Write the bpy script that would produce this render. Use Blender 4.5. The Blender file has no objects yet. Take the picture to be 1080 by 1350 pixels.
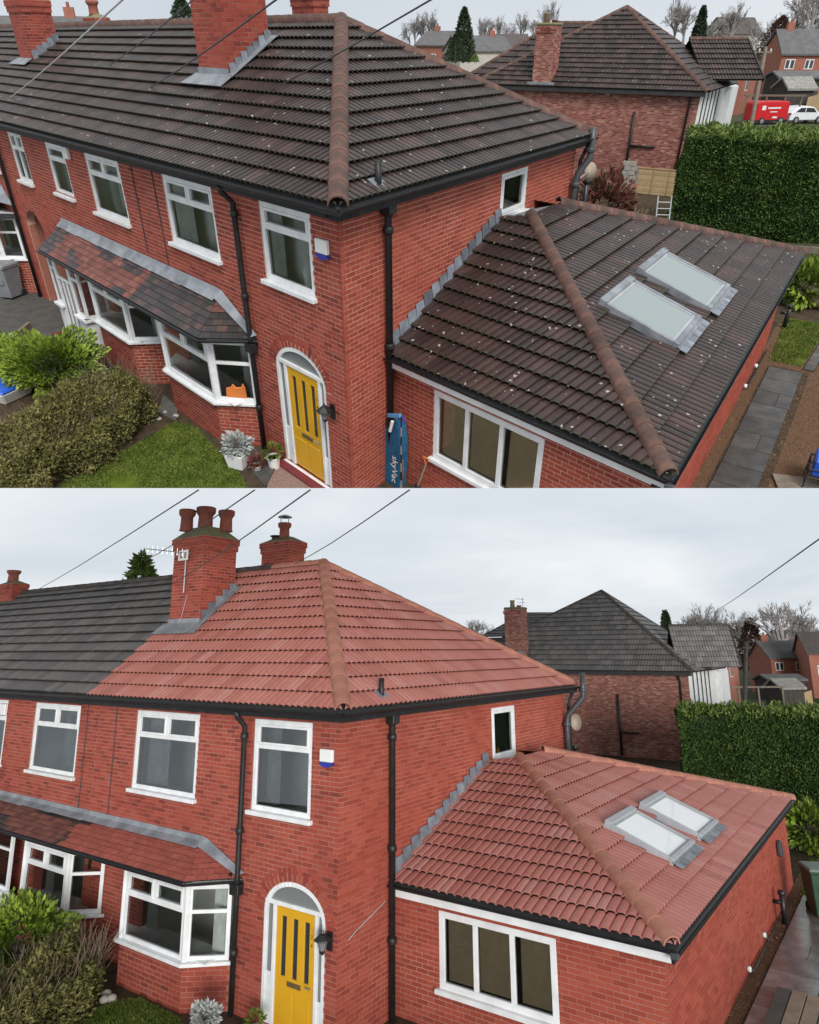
import bpy, bmesh, math, random
import numpy as np
from mathutils import Vector as V, Matrix, Quaternion, noise
sc = bpy.context.scene
COL = sc.collection
R_ = math.radians

# ------------------------------------------------------------------ camera, sky, sun, exposure
# The picture shows one house twice: above, before its roof was cleaned; below, afterwards.
# Both are built full size as two places; the second stands below the first on its own slope.
FPX, PYC = 900.0, 640.0           # focal length and principal row, in pixels of the 1080 x 1350 photograph
POSE_BEFORE = (7.8434, -5.9345, 6.8405, -0.824, 0.5797, 0.0039)     # x y z, yaw, pitch, roll seen from the first house
POSE_AFTER = (7.8249, -9.1962, 5.9596, -0.6088, -0.2373, -0.0047)   # the same lens seen from the second house

def axes(y, p, r):
    f = V((math.sin(y) * math.cos(p), math.cos(y) * math.cos(p), -math.sin(p)))
    rt = V((math.cos(y), -math.sin(y), 0)); up = rt.cross(f)
    c, s = math.cos(r), math.sin(r)
    return c * rt + s * up, -s * rt + c * up, f

def pose_matrix(P):
    r, u, f = axes(*P[3:])
    return Matrix(((r.x, u.x, -f.x, P[0]), (r.y, u.y, -f.y, P[1]), (r.z, u.z, -f.z, P[2]), (0, 0, 0, 1)))

cam = bpy.data.cameras.new('camera')
cam_o = bpy.data.objects.new('camera', cam); COL.objects.link(cam_o)
cam_o.matrix_world = pose_matrix(POSE_BEFORE)
cam.sensor_fit = 'AUTO'; cam.sensor_width = 36.0
cam.lens = 36.0 * FPX / 1350.0
cam.shift_y = -(675.0 - PYC) / 1350.0
cam.clip_start = 0.1; cam.clip_end = 3000
sc.camera = cam_o
SLOPE = pose_matrix(POSE_BEFORE) @ pose_matrix(POSE_AFTER).inverted()    # second place -> world

SUN_AZ, SUN_EL = R_(150), R_(50)     # high overcast sun, behind the camera
world = bpy.data.worlds.new('World'); sc.world = world; world.use_nodes = True
wn = world.node_tree.nodes; wl = world.node_tree.links; wn.clear()
def N(t, **k):
    n = wn.new(t)
    for a, b in k.items(): setattr(n, a, b)
    return n
wout = N('ShaderNodeOutputWorld'); wbg = N('ShaderNodeBackground'); wbg.inputs['Strength'].default_value = 0.1
wl.new(wbg.outputs[0], wout.inputs[0])
tc = N('ShaderNodeTexCoord'); mp = N('ShaderNodeMapping', vector_type='POINT')
e = SLOPE.to_3x3().inverted().to_euler(); mp.inputs['Rotation'].default_value = e
wl.new(tc.outputs['Generated'], mp.inputs['Vector'])
sep = N('ShaderNodeSeparateXYZ'); wl.new(mp.outputs[0], sep.inputs[0])
ab = N('ShaderNodeMath', operation='ABSOLUTE'); wl.new(sep.outputs['Z'], ab.inputs[0])
cmb = N('ShaderNodeCombineXYZ')
wl.new(sep.outputs['X'], cmb.inputs[0]); wl.new(sep.outputs['Y'], cmb.inputs[1]); wl.new(ab.outputs[0], cmb.inputs[2])
sky = N('ShaderNodeTexSky', sky_type='NISHITA', sun_disc=False, sun_elevation=SUN_EL, sun_rotation=SUN_AZ)
sky.air_density = 1.0; sky.dust_density = 3.0; sky.ozone_density = 1.0
wl.new(cmb.outputs[0], sky.inputs['Vector']) if 'Vector' in sky.inputs else None
hs = N('ShaderNodeHueSaturation'); hs.inputs['Saturation'].default_value = 0.35
wl.new(sky.outputs[0], hs.inputs['Color'])
# flat cloud sheet: direction / height gives a plane of cloud overhead
dn = N('ShaderNodeMath', operation='ADD'); wl.new(ab.outputs[0], dn.inputs[0]); dn.inputs[1].default_value = 0.16
dv = N('ShaderNodeVectorMath', operation='DIVIDE'); wl.new(cmb.outputs[0], dv.inputs[0])
cc = N('ShaderNodeCombineXYZ')
for i in range(3): wl.new(dn.outputs[0], cc.inputs[i])
wl.new(cc.outputs[0], dv.inputs[1])
n1 = N('ShaderNodeTexNoise'); n1.inputs['Scale'].default_value = 0.75; n1.inputs['Detail'].default_value = 5; n1.inputs['Roughness'].default_value = 0.52; n1.inputs['Distortion'].default_value = 0.4
wl.new(dv.outputs[0], n1.inputs['Vector'])
cr = N('ShaderNodeValToRGB'); wl.new(n1.outputs['Fac'], cr.inputs[0])
els = cr.color_ramp.elements
els[0].position = 0.30; els[0].color = (0.60, 0.66, 0.73, 1)
els[1].position = 0.72; els[1].color = (0.88, 0.91, 0.94, 1)
el = els.new(0.5); el.color = (0.72, 0.77, 0.82, 1)
# overcast brightening low down
sc10 = N('ShaderNodeVectorMath', operation='SCALE'); wl.new(cr.outputs[0], sc10.inputs[0]); sc10.inputs['Scale'].default_value = 10.2
mx = N('ShaderNodeMixRGB'); mx.inputs[0].default_value = 0.85
wl.new(hs.outputs[0], mx.inputs[1]); wl.new(sc10.outputs[0], mx.inputs[2])
wl.new(mx.outputs[0], wbg.inputs['Color'])

sun = bpy.data.lights.new('sun', 'SUN'); sun.energy = 2.7; sun.angle = R_(22); sun.color = (1.0, 0.97, 0.93)
sun_o = bpy.data.objects.new('sun', sun); COL.objects.link(sun_o)
_cr, _cu, _cf = axes(*POSE_BEFORE[3:])
_back = V((-_cf.x, -_cf.y, 0)).normalized(); _side = V((_cr.x, _cr.y, 0)).normalized()
sun_dir = (_back * 0.95 + _side * 0.30).normalized() * math.cos(SUN_EL) + V((0, 0, math.sin(SUN_EL)))   # towards the sun
sun_o.rotation_euler = sun_dir.to_track_quat('Z', 'Y').to_euler()
sun_o.location = (0, -30, 60)
vs = sc.view_settings; vs.view_transform = 'Standard'; vs.look = 'None'; vs.exposure = 0.12; vs.gamma = 1.0; vs.use_curve_mapping = False
sc.cycles.max_bounces = 6; sc.cycles.transparent_max_bounces = 12
sc.cycles.use_denoising = True

# ------------------------------------------------------------------ materials
def nodes_of(name):
    m = bpy.data.materials.new(name); m.use_nodes = True
    nt = m.node_tree; b = nt.nodes['Principled BSDF']
    return m, nt, b
def nd(nt, t, **k):
    n = nt.nodes.new(t)
    for a, b in k.items(): setattr(n, a, b)
    return n
def noise_tex(nt, scale, detail=4, rough=0.6, coord='Object', w=None):
    t = nd(nt, 'ShaderNodeTexCoord'); n = nd(nt, 'ShaderNodeTexNoise')
    if w is not None: n.noise_dimensions = '4D'; nt.links.new(w, n.inputs['W'])
    n.inputs['Scale'].default_value = scale; n.inputs['Detail'].default_value = detail; n.inputs['Roughness'].default_value = rough
    nt.links.new(t.outputs[coord], n.inputs['Vector'])
    return n.outputs['Fac']
def ramp(nt, fac, stops):
    r = nd(nt, 'ShaderNodeValToRGB'); nt.links.new(fac, r.inputs[0]); e = r.color_ramp.elements
    while len(e) < len(stops): e.new(0.5)
    for i, (p, c) in enumerate(stops):
        e[i].position = p; e[i].color = (*c, 1) if len(c) == 3 else c
    return r.outputs[0]
def mixc(nt, fac, a, b, mode='MIX'):
    m = nd(nt, 'ShaderNodeMixRGB', blend_type=mode)
    for i, x in zip((0, 1, 2), (fac, a, b)):
        if isinstance(x, (int, float)): m.inputs[i].default_value = x
        elif isinstance(x, tuple): m.inputs[i].default_value = (*x, 1)
        else: nt.links.new(x, m.inputs[i])
    return m.outputs[0]
def mth(nt, op, a, b=None, clamp=False):
    m = nd(nt, 'ShaderNodeMath', operation=op, use_clamp=clamp)
    for i, x in enumerate((a, b)):
        if x is None: continue
        if isinstance(x, (int, float)): m.inputs[i].default_value = x
        else: nt.links.new(x, m.inputs[i])
    return m.outputs[0]
def rnd(nt):
    a = nd(nt, 'ShaderNodeAttribute', attribute_name='rv'); o = nd(nt, 'ShaderNodeObjectInfo')
    return mth(nt, 'FRACT', mth(nt, 'ADD', a.outputs['Fac'], o.outputs['Random']))
def bump(nt, b, h, strength=0.3, dist=0.01):
    n = nd(nt, 'ShaderNodeBump'); n.inputs['Strength'].default_value = strength; n.inputs['Distance'].default_value = dist
    nt.links.new(h, n.inputs['Height']); nt.links.new(n.outputs[0], b.inputs['Normal'])
def set_(b, rough=0.6, spec=0.4, metal=0.0):
    b.inputs['Roughness'].default_value = rough; b.inputs['Specular IOR Level'].default_value = spec; b.inputs['Metallic'].default_value = metal
MATS = {}
def mat(name, c1, c2=None, scale=6.0, rough=0.6, spec=0.4, bmp=0.0, metal=0.0, lo=0.35, hi=0.65, vary=0.0, detail=5):
    if name in MATS: return MATS[name]
    m, nt, b = nodes_of(name); set_(b, rough, spec, metal)
    c2 = c2 or tuple(x * 0.8 for x in c1)
    f = noise_tex(nt, scale, detail)
    col = ramp(nt, f, [(lo, c1), (hi, c2)])
    if vary:
        col = mixc(nt, 1.0, col, ramp(nt, rnd(nt), [(0, (1 - vary,) * 3), (1, (1 + vary,) * 3)]), 'MULTIPLY')
    nt.links.new(col, b.inputs['Base Color'])
    if bmp: bump(nt, b, noise_tex(nt, scale * 6, 4), bmp, 0.02)
    MATS[name] = m
    return m

def brick_mat(name, stops, dirt=0.35):
    m, nt, b = nodes_of(name); set_(b, 0.8, 0.25)
    r = rnd(nt)
    col = ramp(nt, r, stops)
    big = noise_tex(nt, 0.55, 4, 0.55)
    col = mixc(nt, ramp(nt, big, [(0.40, (0, 0, 0)), (0.72, (dirt,) * 3)]), col, (0.20, 0.06, 0.042))
    wide = noise_tex(nt, 0.28, 3, 0.6)
    col = mixc(nt, 1.0, col, ramp(nt, wide, [(0.32, (0.82, 0.78, 0.78)), (0.68, (1.14, 1.06, 1.0))]), 'MULTIPLY')
    fine = noise_tex(nt, 38, 5, 0.7)
    col = mixc(nt, 1.0, col, ramp(nt, fine, [(0.25, (0.78,) * 3), (0.7, (1.12,) * 3)]), 'MULTIPLY')
    nt.links.new(col, b.inputs['Base Color']); bump(nt, b, fine, 0.35, 0.004)
    MATS[name] = m
    return m
brick_mat('brick', [(0.0, (0.19, 0.044, 0.033)), (0.12, (0.27, 0.056, 0.039)), (0.5, (0.34, 0.070, 0.047)), (0.85, (0.39, 0.086, 0.056)), (1.0, (0.33, 0.092, 0.066))])
brick_mat('brick_dark', [(0.0, (0.14, 0.050, 0.044)), (0.3, (0.25, 0.084, 0.068)), (0.6, (0.32, 0.118, 0.092)), (0.85, (0.37, 0.165, 0.135)), (1.0, (0.46, 0.28, 0.23))], 0.12)
brick_mat('brick_extension', [(0.0, (0.29, 0.059, 0.038)), (0.5, (0.36, 0.076, 0.048)), (1.0, (0.41, 0.096, 0.060))], 0.25)
mat('mortar', (0.60, 0.40, 0.32), (0.46, 0.23, 0.17), 0.8, 0.9, 0.1)
mat('mortar_red', (0.31, 0.10, 0.074), (0.45, 0.24, 0.19), 0.6, 0.9, 0.1)
mat('mortar_pale', (0.44, 0.34, 0.29), (0.36, 0.25, 0.21), 1.5, 0.9, 0.1)

def tile_mat(name, stops, moss, lichen, rough=0.55, dirt=(0.05, 0.04, 0.035), mott=(0.72, 1.2)):
    m, nt, b = nodes_of(name); set_(b, rough, 0.45)
    r = rnd(nt)
    col = ramp(nt, r, stops)
    uv = nd(nt, 'ShaderNodeUVMap'); sx = nd(nt, 'ShaderNodeSeparateXYZ'); nt.links.new(uv.outputs[0], sx.inputs[0])
    w = mth(nt, 'MULTIPLY', r, 61.0)
    n1 = noise_tex(nt, 9, 5, 0.7, w=w)
    col = mixc(nt, 1.0, col, ramp(nt, n1, [(0.3, (mott[0],) * 3), (0.7, (mott[1],) * 3)]), 'MULTIPLY')
    if moss:
        # moss along the exposed lower edge of a tile
        edge = mth(nt, 'SUBTRACT', moss, sx.outputs['Y'])
        f = mth(nt, 'MULTIPLY', mth(nt, 'ADD', edge, mth(nt, 'MULTIPLY', mth(nt, 'SUBTRACT', n1, 0.5), 0.7)), 9.0, True)
        col = mixc(nt, f, col, ramp(nt, noise_tex(nt, 30, 3), [(0.35, tuple(.6 * x for x in dirt)), (0.75, (0.050, 0.047, 0.020) if dirt[1] > .035 else dirt)]))
    if lichen:
        vo = nd(nt, 'ShaderNodeTexVoronoi', voronoi_dimensions='4D'); vo.inputs['Scale'].default_value = 9.0
        t = nd(nt, 'ShaderNodeTexCoord'); nt.links.new(t.outputs['Object'], vo.inputs['Vector']); nt.links.new(w, vo.inputs['W'])
        spot = mth(nt, 'LESS_THAN', vo.outputs['Distance'], mth(nt, 'MULTIPLY', noise_tex(nt, 22, 3, .7, w=w), lichen * 2.4))
        cs = nd(nt, 'ShaderNodeSeparateColor'); nt.links.new(vo.outputs['Color'], cs.inputs[0])
        keep = mth(nt, 'GREATER_THAN', cs.outputs[0], 0.45)
        col = mixc(nt, mth(nt, 'MULTIPLY', mth(nt, 'MULTIPLY', spot, keep), 0.85), col, (0.42, 0.39, 0.34))
    nt.links.new(col, b.inputs['Base Color'])
    bump(nt, b, noise_tex(nt, 60, 3, w=w), 0.3, 0.004)
    MATS[name] = m
    return m
tile_mat('tile_old', [(0, (0.029, 0.020, 0.018)), (0.35, (0.043, 0.029, 0.026)), (0.8, (0.058, 0.038, 0.034)), (1, (0.078, 0.047, 0.040))], 0.12, 0.17, 0.42)
tile_mat('tile_old_red', [(0, (0.030, 0.019, 0.017)), (0.35, (0.042, 0.026, 0.023)), (0.8, (0.054, 0.032, 0.028)), (1, (0.070, 0.039, 0.034))], 0.14, 0.18, 0.40)
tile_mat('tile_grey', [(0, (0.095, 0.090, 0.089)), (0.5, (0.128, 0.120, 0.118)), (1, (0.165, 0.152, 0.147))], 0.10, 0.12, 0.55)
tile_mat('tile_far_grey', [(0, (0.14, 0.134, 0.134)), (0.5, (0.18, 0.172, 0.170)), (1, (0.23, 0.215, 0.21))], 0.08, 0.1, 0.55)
tile_mat('tile_clean', [(0, (0.39, 0.140, 0.111)), (0.25, (0.46, 0.172, 0.138)), (0.8, (0.49, 0.192, 0.157)), (1, (0.51, 0.235, 0.198))], 0.0, 0.0, 0.6, mott=(0.88, 1.08))
tile_mat('slate_red', [(0, (0.12, 0.045, 0.037)), (0.5, (0.18, 0.064, 0.050)), (1, (0.235, 0.086, 0.066))], 0.04, 0.0, 0.6, (0.06, 0.03, 0.03))
tile_mat('slate_dark', [(0, (0.030, 0.026, 0.026)), (0.6, (0.055, 0.046, 0.046)), (1, (0.11, 0.060, 0.052))], 0.12, 0.0, 0.4)
tile_mat('slate_clean', [(0, (0.32, 0.082, 0.058)), (1, (0.41, 0.11, 0.08))], 0.03, 0.0, 0.6, (0.06, 0.02, 0.02))
mat('ridge_old', (0.155, 0.080, 0.060), (0.075, 0.048, 0.040), 5, 0.75, 0.3, 0.3, vary=0.2)
mat('ridge_clean', (0.43, 0.195, 0.140), (0.35, 0.150, 0.106), 4, 0.75, 0.3, 0.2, vary=0.08)
mat('ridge_grey', (0.10, 0.085, 0.075), (0.055, 0.048, 0.045), 4, 0.8, 0.3, 0.2, vary=0.2)
mat('lead', (0.27, 0.29, 0.315), (0.15, 0.163, 0.18), 3, 0.5, 0.5, 0.1)
mat('lead_step', (0.225, 0.245, 0.28), (0.13, 0.142, 0.165), 4, 0.45, 0.5, 0.1, vary=0.35)
mat('skylight_frame', (0.40, 0.42, 0.44), (0.34, 0.36, 0.38), 3, 0.45, 0.5)
mat('upvc', (0.79, 0.80, 0.81), (0.66, 0.67, 0.665), 3.5, 0.35, 0.5)
mat('painted_brick', (0.72, 0.73, 0.74), (0.62, 0.63, 0.64), 6, 0.6, 0.3)
mat('black_plastic', (0.010, 0.010, 0.011), (0.018, 0.018, 0.020), 5, 0.4, 0.5)
mat('cast_iron', (0.010, 0.010, 0.011), (0.020, 0.019, 0.018), 8, 0.5, 0.45)
mat('grey_plastic', (0.045, 0.048, 0.054), (0.065, 0.068, 0.075), 5, 0.4, 0.5)
mat('fascia_worn', (0.012, 0.012, 0.013), (0.05, 0.048, 0.044), 3, 0.6, 0.3, lo=0.55, hi=0.85)
mat('room_wall', (0.70, 0.72, 0.69), (0.58, 0.60, 0.57), 2, 0.9, 0.1)
mat('curtain', (0.55, 0.57, 0.56), (0.40, 0.42, 0.41), 5, 0.9, 0.1)
mat('blind', (0.86, 0.68, 0.43), (0.78, 0.60, 0.37), 8, 0.6, 0.3)
mat('yellow_paint', (0.66, 0.355, 0.018), (0.62, 0.33, 0.016), 3, 0.35, 0.5)
mat('brass', (0.30, 0.21, 0.10), (0.22, 0.15, 0.07), 8, 0.35, 0.5, metal=0.6)
mat('ladder_alu', (0.32, 0.33, 0.34), (0.24, 0.25, 0.26), 8, 0.45, 0.5, metal=0.3)
mat('steel', (0.55, 0.56, 0.58), (0.45, 0.46, 0.48), 8, 0.3, 0.5, metal=0.8)
mat('concrete', (0.30, 0.29, 0.27), (0.20, 0.19, 0.175), 3, 0.9, 0.2, 0.2)
mat('flaunching', (0.22, 0.20, 0.14), (0.15, 0.16, 0.06), 5, 0.9, 0.2, 0.4)
mat('clay_pot', (0.33, 0.105, 0.07), (0.22, 0.075, 0.055), 6, 0.75, 0.3)
mat('clay_pale', (0.36, 0.27, 0.17), (0.24, 0.19, 0.13), 6, 0.75, 0.3)
mat('slab_wet', (0.040, 0.039, 0.038), (0.085, 0.080, 0.072), 3, 0.42, 0.5, 0.15, vary=0.2)
mat('slab_rain', (0.13, 0.127, 0.12), (0.24, 0.235, 0.225), 3, 0.16, 0.6, 0.15, vary=0.25)
mat('slab_dark', (0.075, 0.072, 0.066), (0.11, 0.105, 0.095), 3, 0.75, 0.3, 0.2, vary=0.2)
mat('soil', (0.050, 0.036, 0.024), (0.085, 0.062, 0.040), 4, 0.95, 0.1, 0.6)
mat('gravel_brown', (0.115, 0.060, 0.034), (0.19, 0.115, 0.068), 28, 0.9, 0.2, 0.9, detail=8)
mat('gravel_stone', (0.14, 0.075, 0.042), (0.27, 0.17, 0.10), 9, 0.8, 0.3, vary=0.5)
mat('gravel_pink', (0.25, 0.14, 0.115), (0.42, 0.30, 0.26), 40, 0.9, 0.2, 0.9, detail=8)
mat('lawn', (0.055, 0.085, 0.010), (0.12, 0.15, 0.020), 2.5, 0.95, 0.1, 0.8, detail=8)
mat('grass_blade', (0.060, 0.095, 0.012), (0.135, 0.165, 0.030), 2.2, 0.7, 0.2, vary=0.35)
mat('tarmac', (0.055, 0.055, 0.057), (0.075, 0.075, 0.076), 4, 0.85, 0.3, 0.3)
mat('field', (0.05, 0.065, 0.025), (0.07, 0.07, 0.045), 0.05, 0.95, 0.1)
mat('privet', (0.105, 0.098, 0.030), (0.175, 0.160, 0.055), 1.6, 0.7, 0.2, vary=0.5)
mat('twig', (0.13, 0.095, 0.062), (0.20, 0.155, 0.11), 6, 0.9, 0.1, vary=0.3)
mat('laurel', (0.10, 0.17, 0.022), (0.26, 0.34, 0.045), 1.6, 0.4, 0.4, vary=0.4)
mat('conifer_hedge', (0.042, 0.090, 0.022), (0.080, 0.135, 0.032), 1.2, 0.7, 0.2, vary=0.5)
mat('conifer_new', (0.10, 0.16, 0.034), (0.18, 0.24, 0.065), 1.2, 0.7, 0.2, vary=0.4)
mat('red_leaf', (0.17, 0.034, 0.042), (0.10, 0.075, 0.028), 2.2, 0.6, 0.3, vary=0.5)
mat('silver_leaf', (0.46, 0.48, 0.46), (0.33, 0.35, 0.33), 9, 0.8, 0.2, vary=0.2)
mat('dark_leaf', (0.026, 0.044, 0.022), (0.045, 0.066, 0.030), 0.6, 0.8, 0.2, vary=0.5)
mat('rust_leaf', (0.080, 0.044, 0.030), (0.11, 0.065, 0.045), 0.5, 0.8, 0.2, vary=0.4)
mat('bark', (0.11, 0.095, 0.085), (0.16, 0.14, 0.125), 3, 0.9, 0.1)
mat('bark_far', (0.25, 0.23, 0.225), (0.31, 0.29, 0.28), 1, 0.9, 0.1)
mat('fence_wood', (0.46, 0.34, 0.19), (0.38, 0.27, 0.145), 4, 0.8, 0.2, vary=0.12)
mat('old_wood', (0.14, 0.115, 0.09), (0.21, 0.175, 0.14), 6, 0.8, 0.2, vary=0.2)
mat('decking', (0.30, 0.235, 0.175), (0.23, 0.18, 0.135), 6, 0.7, 0.3, vary=0.15)
mat('blue_bag', (0.020, 0.13, 0.25), (0.012, 0.085, 0.17), 4, 0.6, 0.3, 0.3)
mat('blue_plastic', (0.020, 0.11, 0.55), (0.016, 0.09, 0.45), 4, 0.35, 0.5)
mat('pale_blue_plastic', (0.09, 0.30, 0.55), (0.07, 0.25, 0.48), 4, 0.4, 0.5)
mat('orange_bag', (0.62, 0.19, 0.045), (0.52, 0.15, 0.035), 5, 0.5, 0.4)
mat('alarm_blue', (0.02, 0.03, 0.30), (0.02, 0.03, 0.27), 4, 0.4, 0.5)
mat('white_plastic', (0.78, 0.78, 0.76), (0.70, 0.70, 0.68), 4, 0.45, 0.4)
mat('grey_bin', (0.23, 0.24, 0.25), (0.18, 0.19, 0.20), 4, 0.5, 0.4)
mat('green_bin', (0.020, 0.060, 0.034), (0.028, 0.075, 0.042), 4, 0.45, 0.4)
mat('green_bin_lid', (0.16, 0.22, 0.18), (0.12, 0.17, 0.14), 4, 0.45, 0.4)
mat('red_paint', (0.55, 0.012, 0.016), (0.50, 0.010, 0.014), 2, 0.3, 0.5)
mat('white_paint', (0.72, 0.73, 0.75), (0.68, 0.69, 0.71), 2, 0.3, 0.5)
mat('rubber', (0.02, 0.02, 0.02), (0.03, 0.03, 0.03), 5, 0.8, 0.3)
mat('car_glass', (0.03, 0.035, 0.04), (0.04, 0.045, 0.05), 1, 0.08, 0.6)
mat('timber_white', (0.74, 0.74, 0.73), (0.62, 0.62, 0.60), 3, 0.6, 0.3)
mat('timber_and_shade_black', (0.03, 0.03, 0.03), (0.05, 0.05, 0.05), 3, 0.7, 0.3)
mat('render_cream', (0.52, 0.49, 0.43), (0.45, 0.42, 0.37), 2, 0.9, 0.2)
mat('far_brick', (0.30, 0.12, 0.085), (0.36, 0.15, 0.11), 2, 0.9, 0.2)
mat('far_roof', (0.10, 0.098, 0.10), (0.14, 0.137, 0.138), 1.5, 0.8, 0.3)
mat('far_roof_brown', (0.085, 0.07, 0.066), (0.11, 0.09, 0.085), 1.5, 0.8, 0.3)
mat('shed_dark', (0.05, 0.045, 0.042), (0.075, 0.066, 0.06), 3, 0.9, 0.2)
mat('wire', (0.045, 0.045, 0.05), (0.06, 0.06, 0.065), 3, 0.6, 0.3)
mat('wire_pale', (0.42, 0.42, 0.43), (0.36, 0.36, 0.37), 3, 0.6, 0.3)
mat('dish', (0.40, 0.33, 0.27), (0.33, 0.25, 0.18), 4, 0.6, 0.3)
mat('red_step', (0.20, 0.035, 0.04), (0.15, 0.03, 0.035), 4, 0.6, 0.3)
mat('bounce_white', (0.82, 0.82, 0.80), (0.78, 0.78, 0.76), 1, 0.9, 0.1)  # reflector white, added under the ground slab to throw light downward
mat('stone_pale', (0.40, 0.38, 0.34), (0.30, 0.28, 0.25), 3, 0.85, 0.2, 0.3)
def glass_mat():
    m = bpy.data.materials.new('glass'); m.use_nodes = True; nt = m.node_tree; nt.nodes.clear()
    o = nd(nt, 'ShaderNodeOutputMaterial'); mx_ = nd(nt, 'ShaderNodeMixShader'); fr = nd(nt, 'ShaderNodeFresnel'); fr.inputs[0].default_value = 2.0
    t = nd(nt, 'ShaderNodeBsdfTransparent'); t.inputs[0].default_value = (0.92, 0.95, 0.94, 1)
    gl = nd(nt, 'ShaderNodeBsdfGlossy'); gl.inputs['Roughness'].default_value = 0.01; gl.inputs['Color'].default_value = (0.9, 0.93, 0.95, 1)
    nt.links.new(fr.outputs[0], mx_.inputs[0]); nt.links.new(t.outputs[0], mx_.inputs[1]); nt.links.new(gl.outputs[0], mx_.inputs[2]); nt.links.new(mx_.outputs[0], o.inputs[0])
    MATS['glass'] = m
glass_mat()
m, nt, b = nodes_of('frosted'); set_(b, 0.25, 0.6); b.inputs['Base Color'].default_value = (0.18, 0.19, 0.19, 1)
bump(nt, b, noise_tex(nt, 60, 2), 0.5, 0.01); MATS['frosted'] = m
m, nt, b = nodes_of('roof_window_glass'); set_(b, 0.06, 0.8); b.inputs['Base Color'].default_value = (0.24, 0.28, 0.275, 1); b.inputs['IOR'].default_value = 1.7; MATS['roof_window_glass'] = m
m, nt, b = nodes_of('roof_window_glass_bright'); set_(b, 0.06, 0.8); b.inputs['Base Color'].default_value = (0.86, 0.89, 0.89, 1); b.inputs['IOR'].default_value = 1.8; MATS['roof_window_glass_bright'] = m

# ------------------------------------------------------------------ places, frames, mesh builders
class Place:
    """One of the two built places: its lens position, its placing in the world, its measured house."""
    def __init__(s, style, pose, M, g, seed):
        s.style, s.M, s.g = style, M, g
        s.old = style == 'before'
        s.C = V(pose[:3]); s.r, s.u, s.f = axes(*pose[3:])
        s.rng = random.Random(seed); s.objs = []; s.q = g['q']
        s.hf = V((s.f.x, s.f.y, 0)).normalized(); s.hr = V((s.r.x, s.r.y, 0)).normalized()
    def P(s, x, y, z): return V((x + s.q * y, y, z))
    def d(s, px, py): return s.r * ((px - 540) / FPX) - s.u * ((py - PYC) / FPX) + s.f
    def pt(s, px, py, t): return s.C + s.d(px, py) * t
    def ground(s, px, py, z=0.0):
        d = s.d(px, py); return s.C + d * ((z - s.C.z) / d.z)
    def project(s, p):
        q = p - s.C; z = q.dot(s.f)
        return (540 + FPX * q.dot(s.r) / z, PYC - FPX * q.dot(s.u) / z, z) if z > 0.1 else (-9999, -9999, 1e9)
PL = None      # the place being built

class Frame:
    def __init__(s, o, u, v, n): s.o, s.u, s.v, s.n = V(o), V(u).normalized(), V(v).normalized(), V(n).normalized()
    def p(s, a, b, c=0.0): return s.o + s.u * a + s.v * b + s.n * c
    def hit(s, px, py, c=0.0):
        d = PL.d(px, py); o = s.o + s.n * c
        q = PL.C + d * ((o - PL.C).dot(s.n) / d.dot(s.n)) - s.o
        return q.dot(s.u), q.dot(s.v)
    def ab(s, p):
        q = p - s.o; return q.dot(s.u), q.dot(s.v)
    def mat(s, a, b, c=0.0, sx=1, sy=1, sz=1):
        o = s.p(a, b, c); u, v, n = s.u * sx, s.v * sy, s.n * sz
        return Matrix(((u.x, v.x, n.x, o.x), (u.y, v.y, n.y, o.y), (u.z, v.z, n.z, o.z), (0, 0, 0, 1)))
UP = V((0, 0, 1))
def flat(px_o, yaw=0.0):
    u = V((math.cos(yaw), math.sin(yaw), 0)); return Frame(px_o, u, (-u.y, u.x, 0), UP)
def upright(o, u):                     # vertical frame: u along, z up, n = outward (u x z)
    u = V((u[0], u[1], 0)).normalized(); return Frame(o, u, UP, u.cross(UP))

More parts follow.
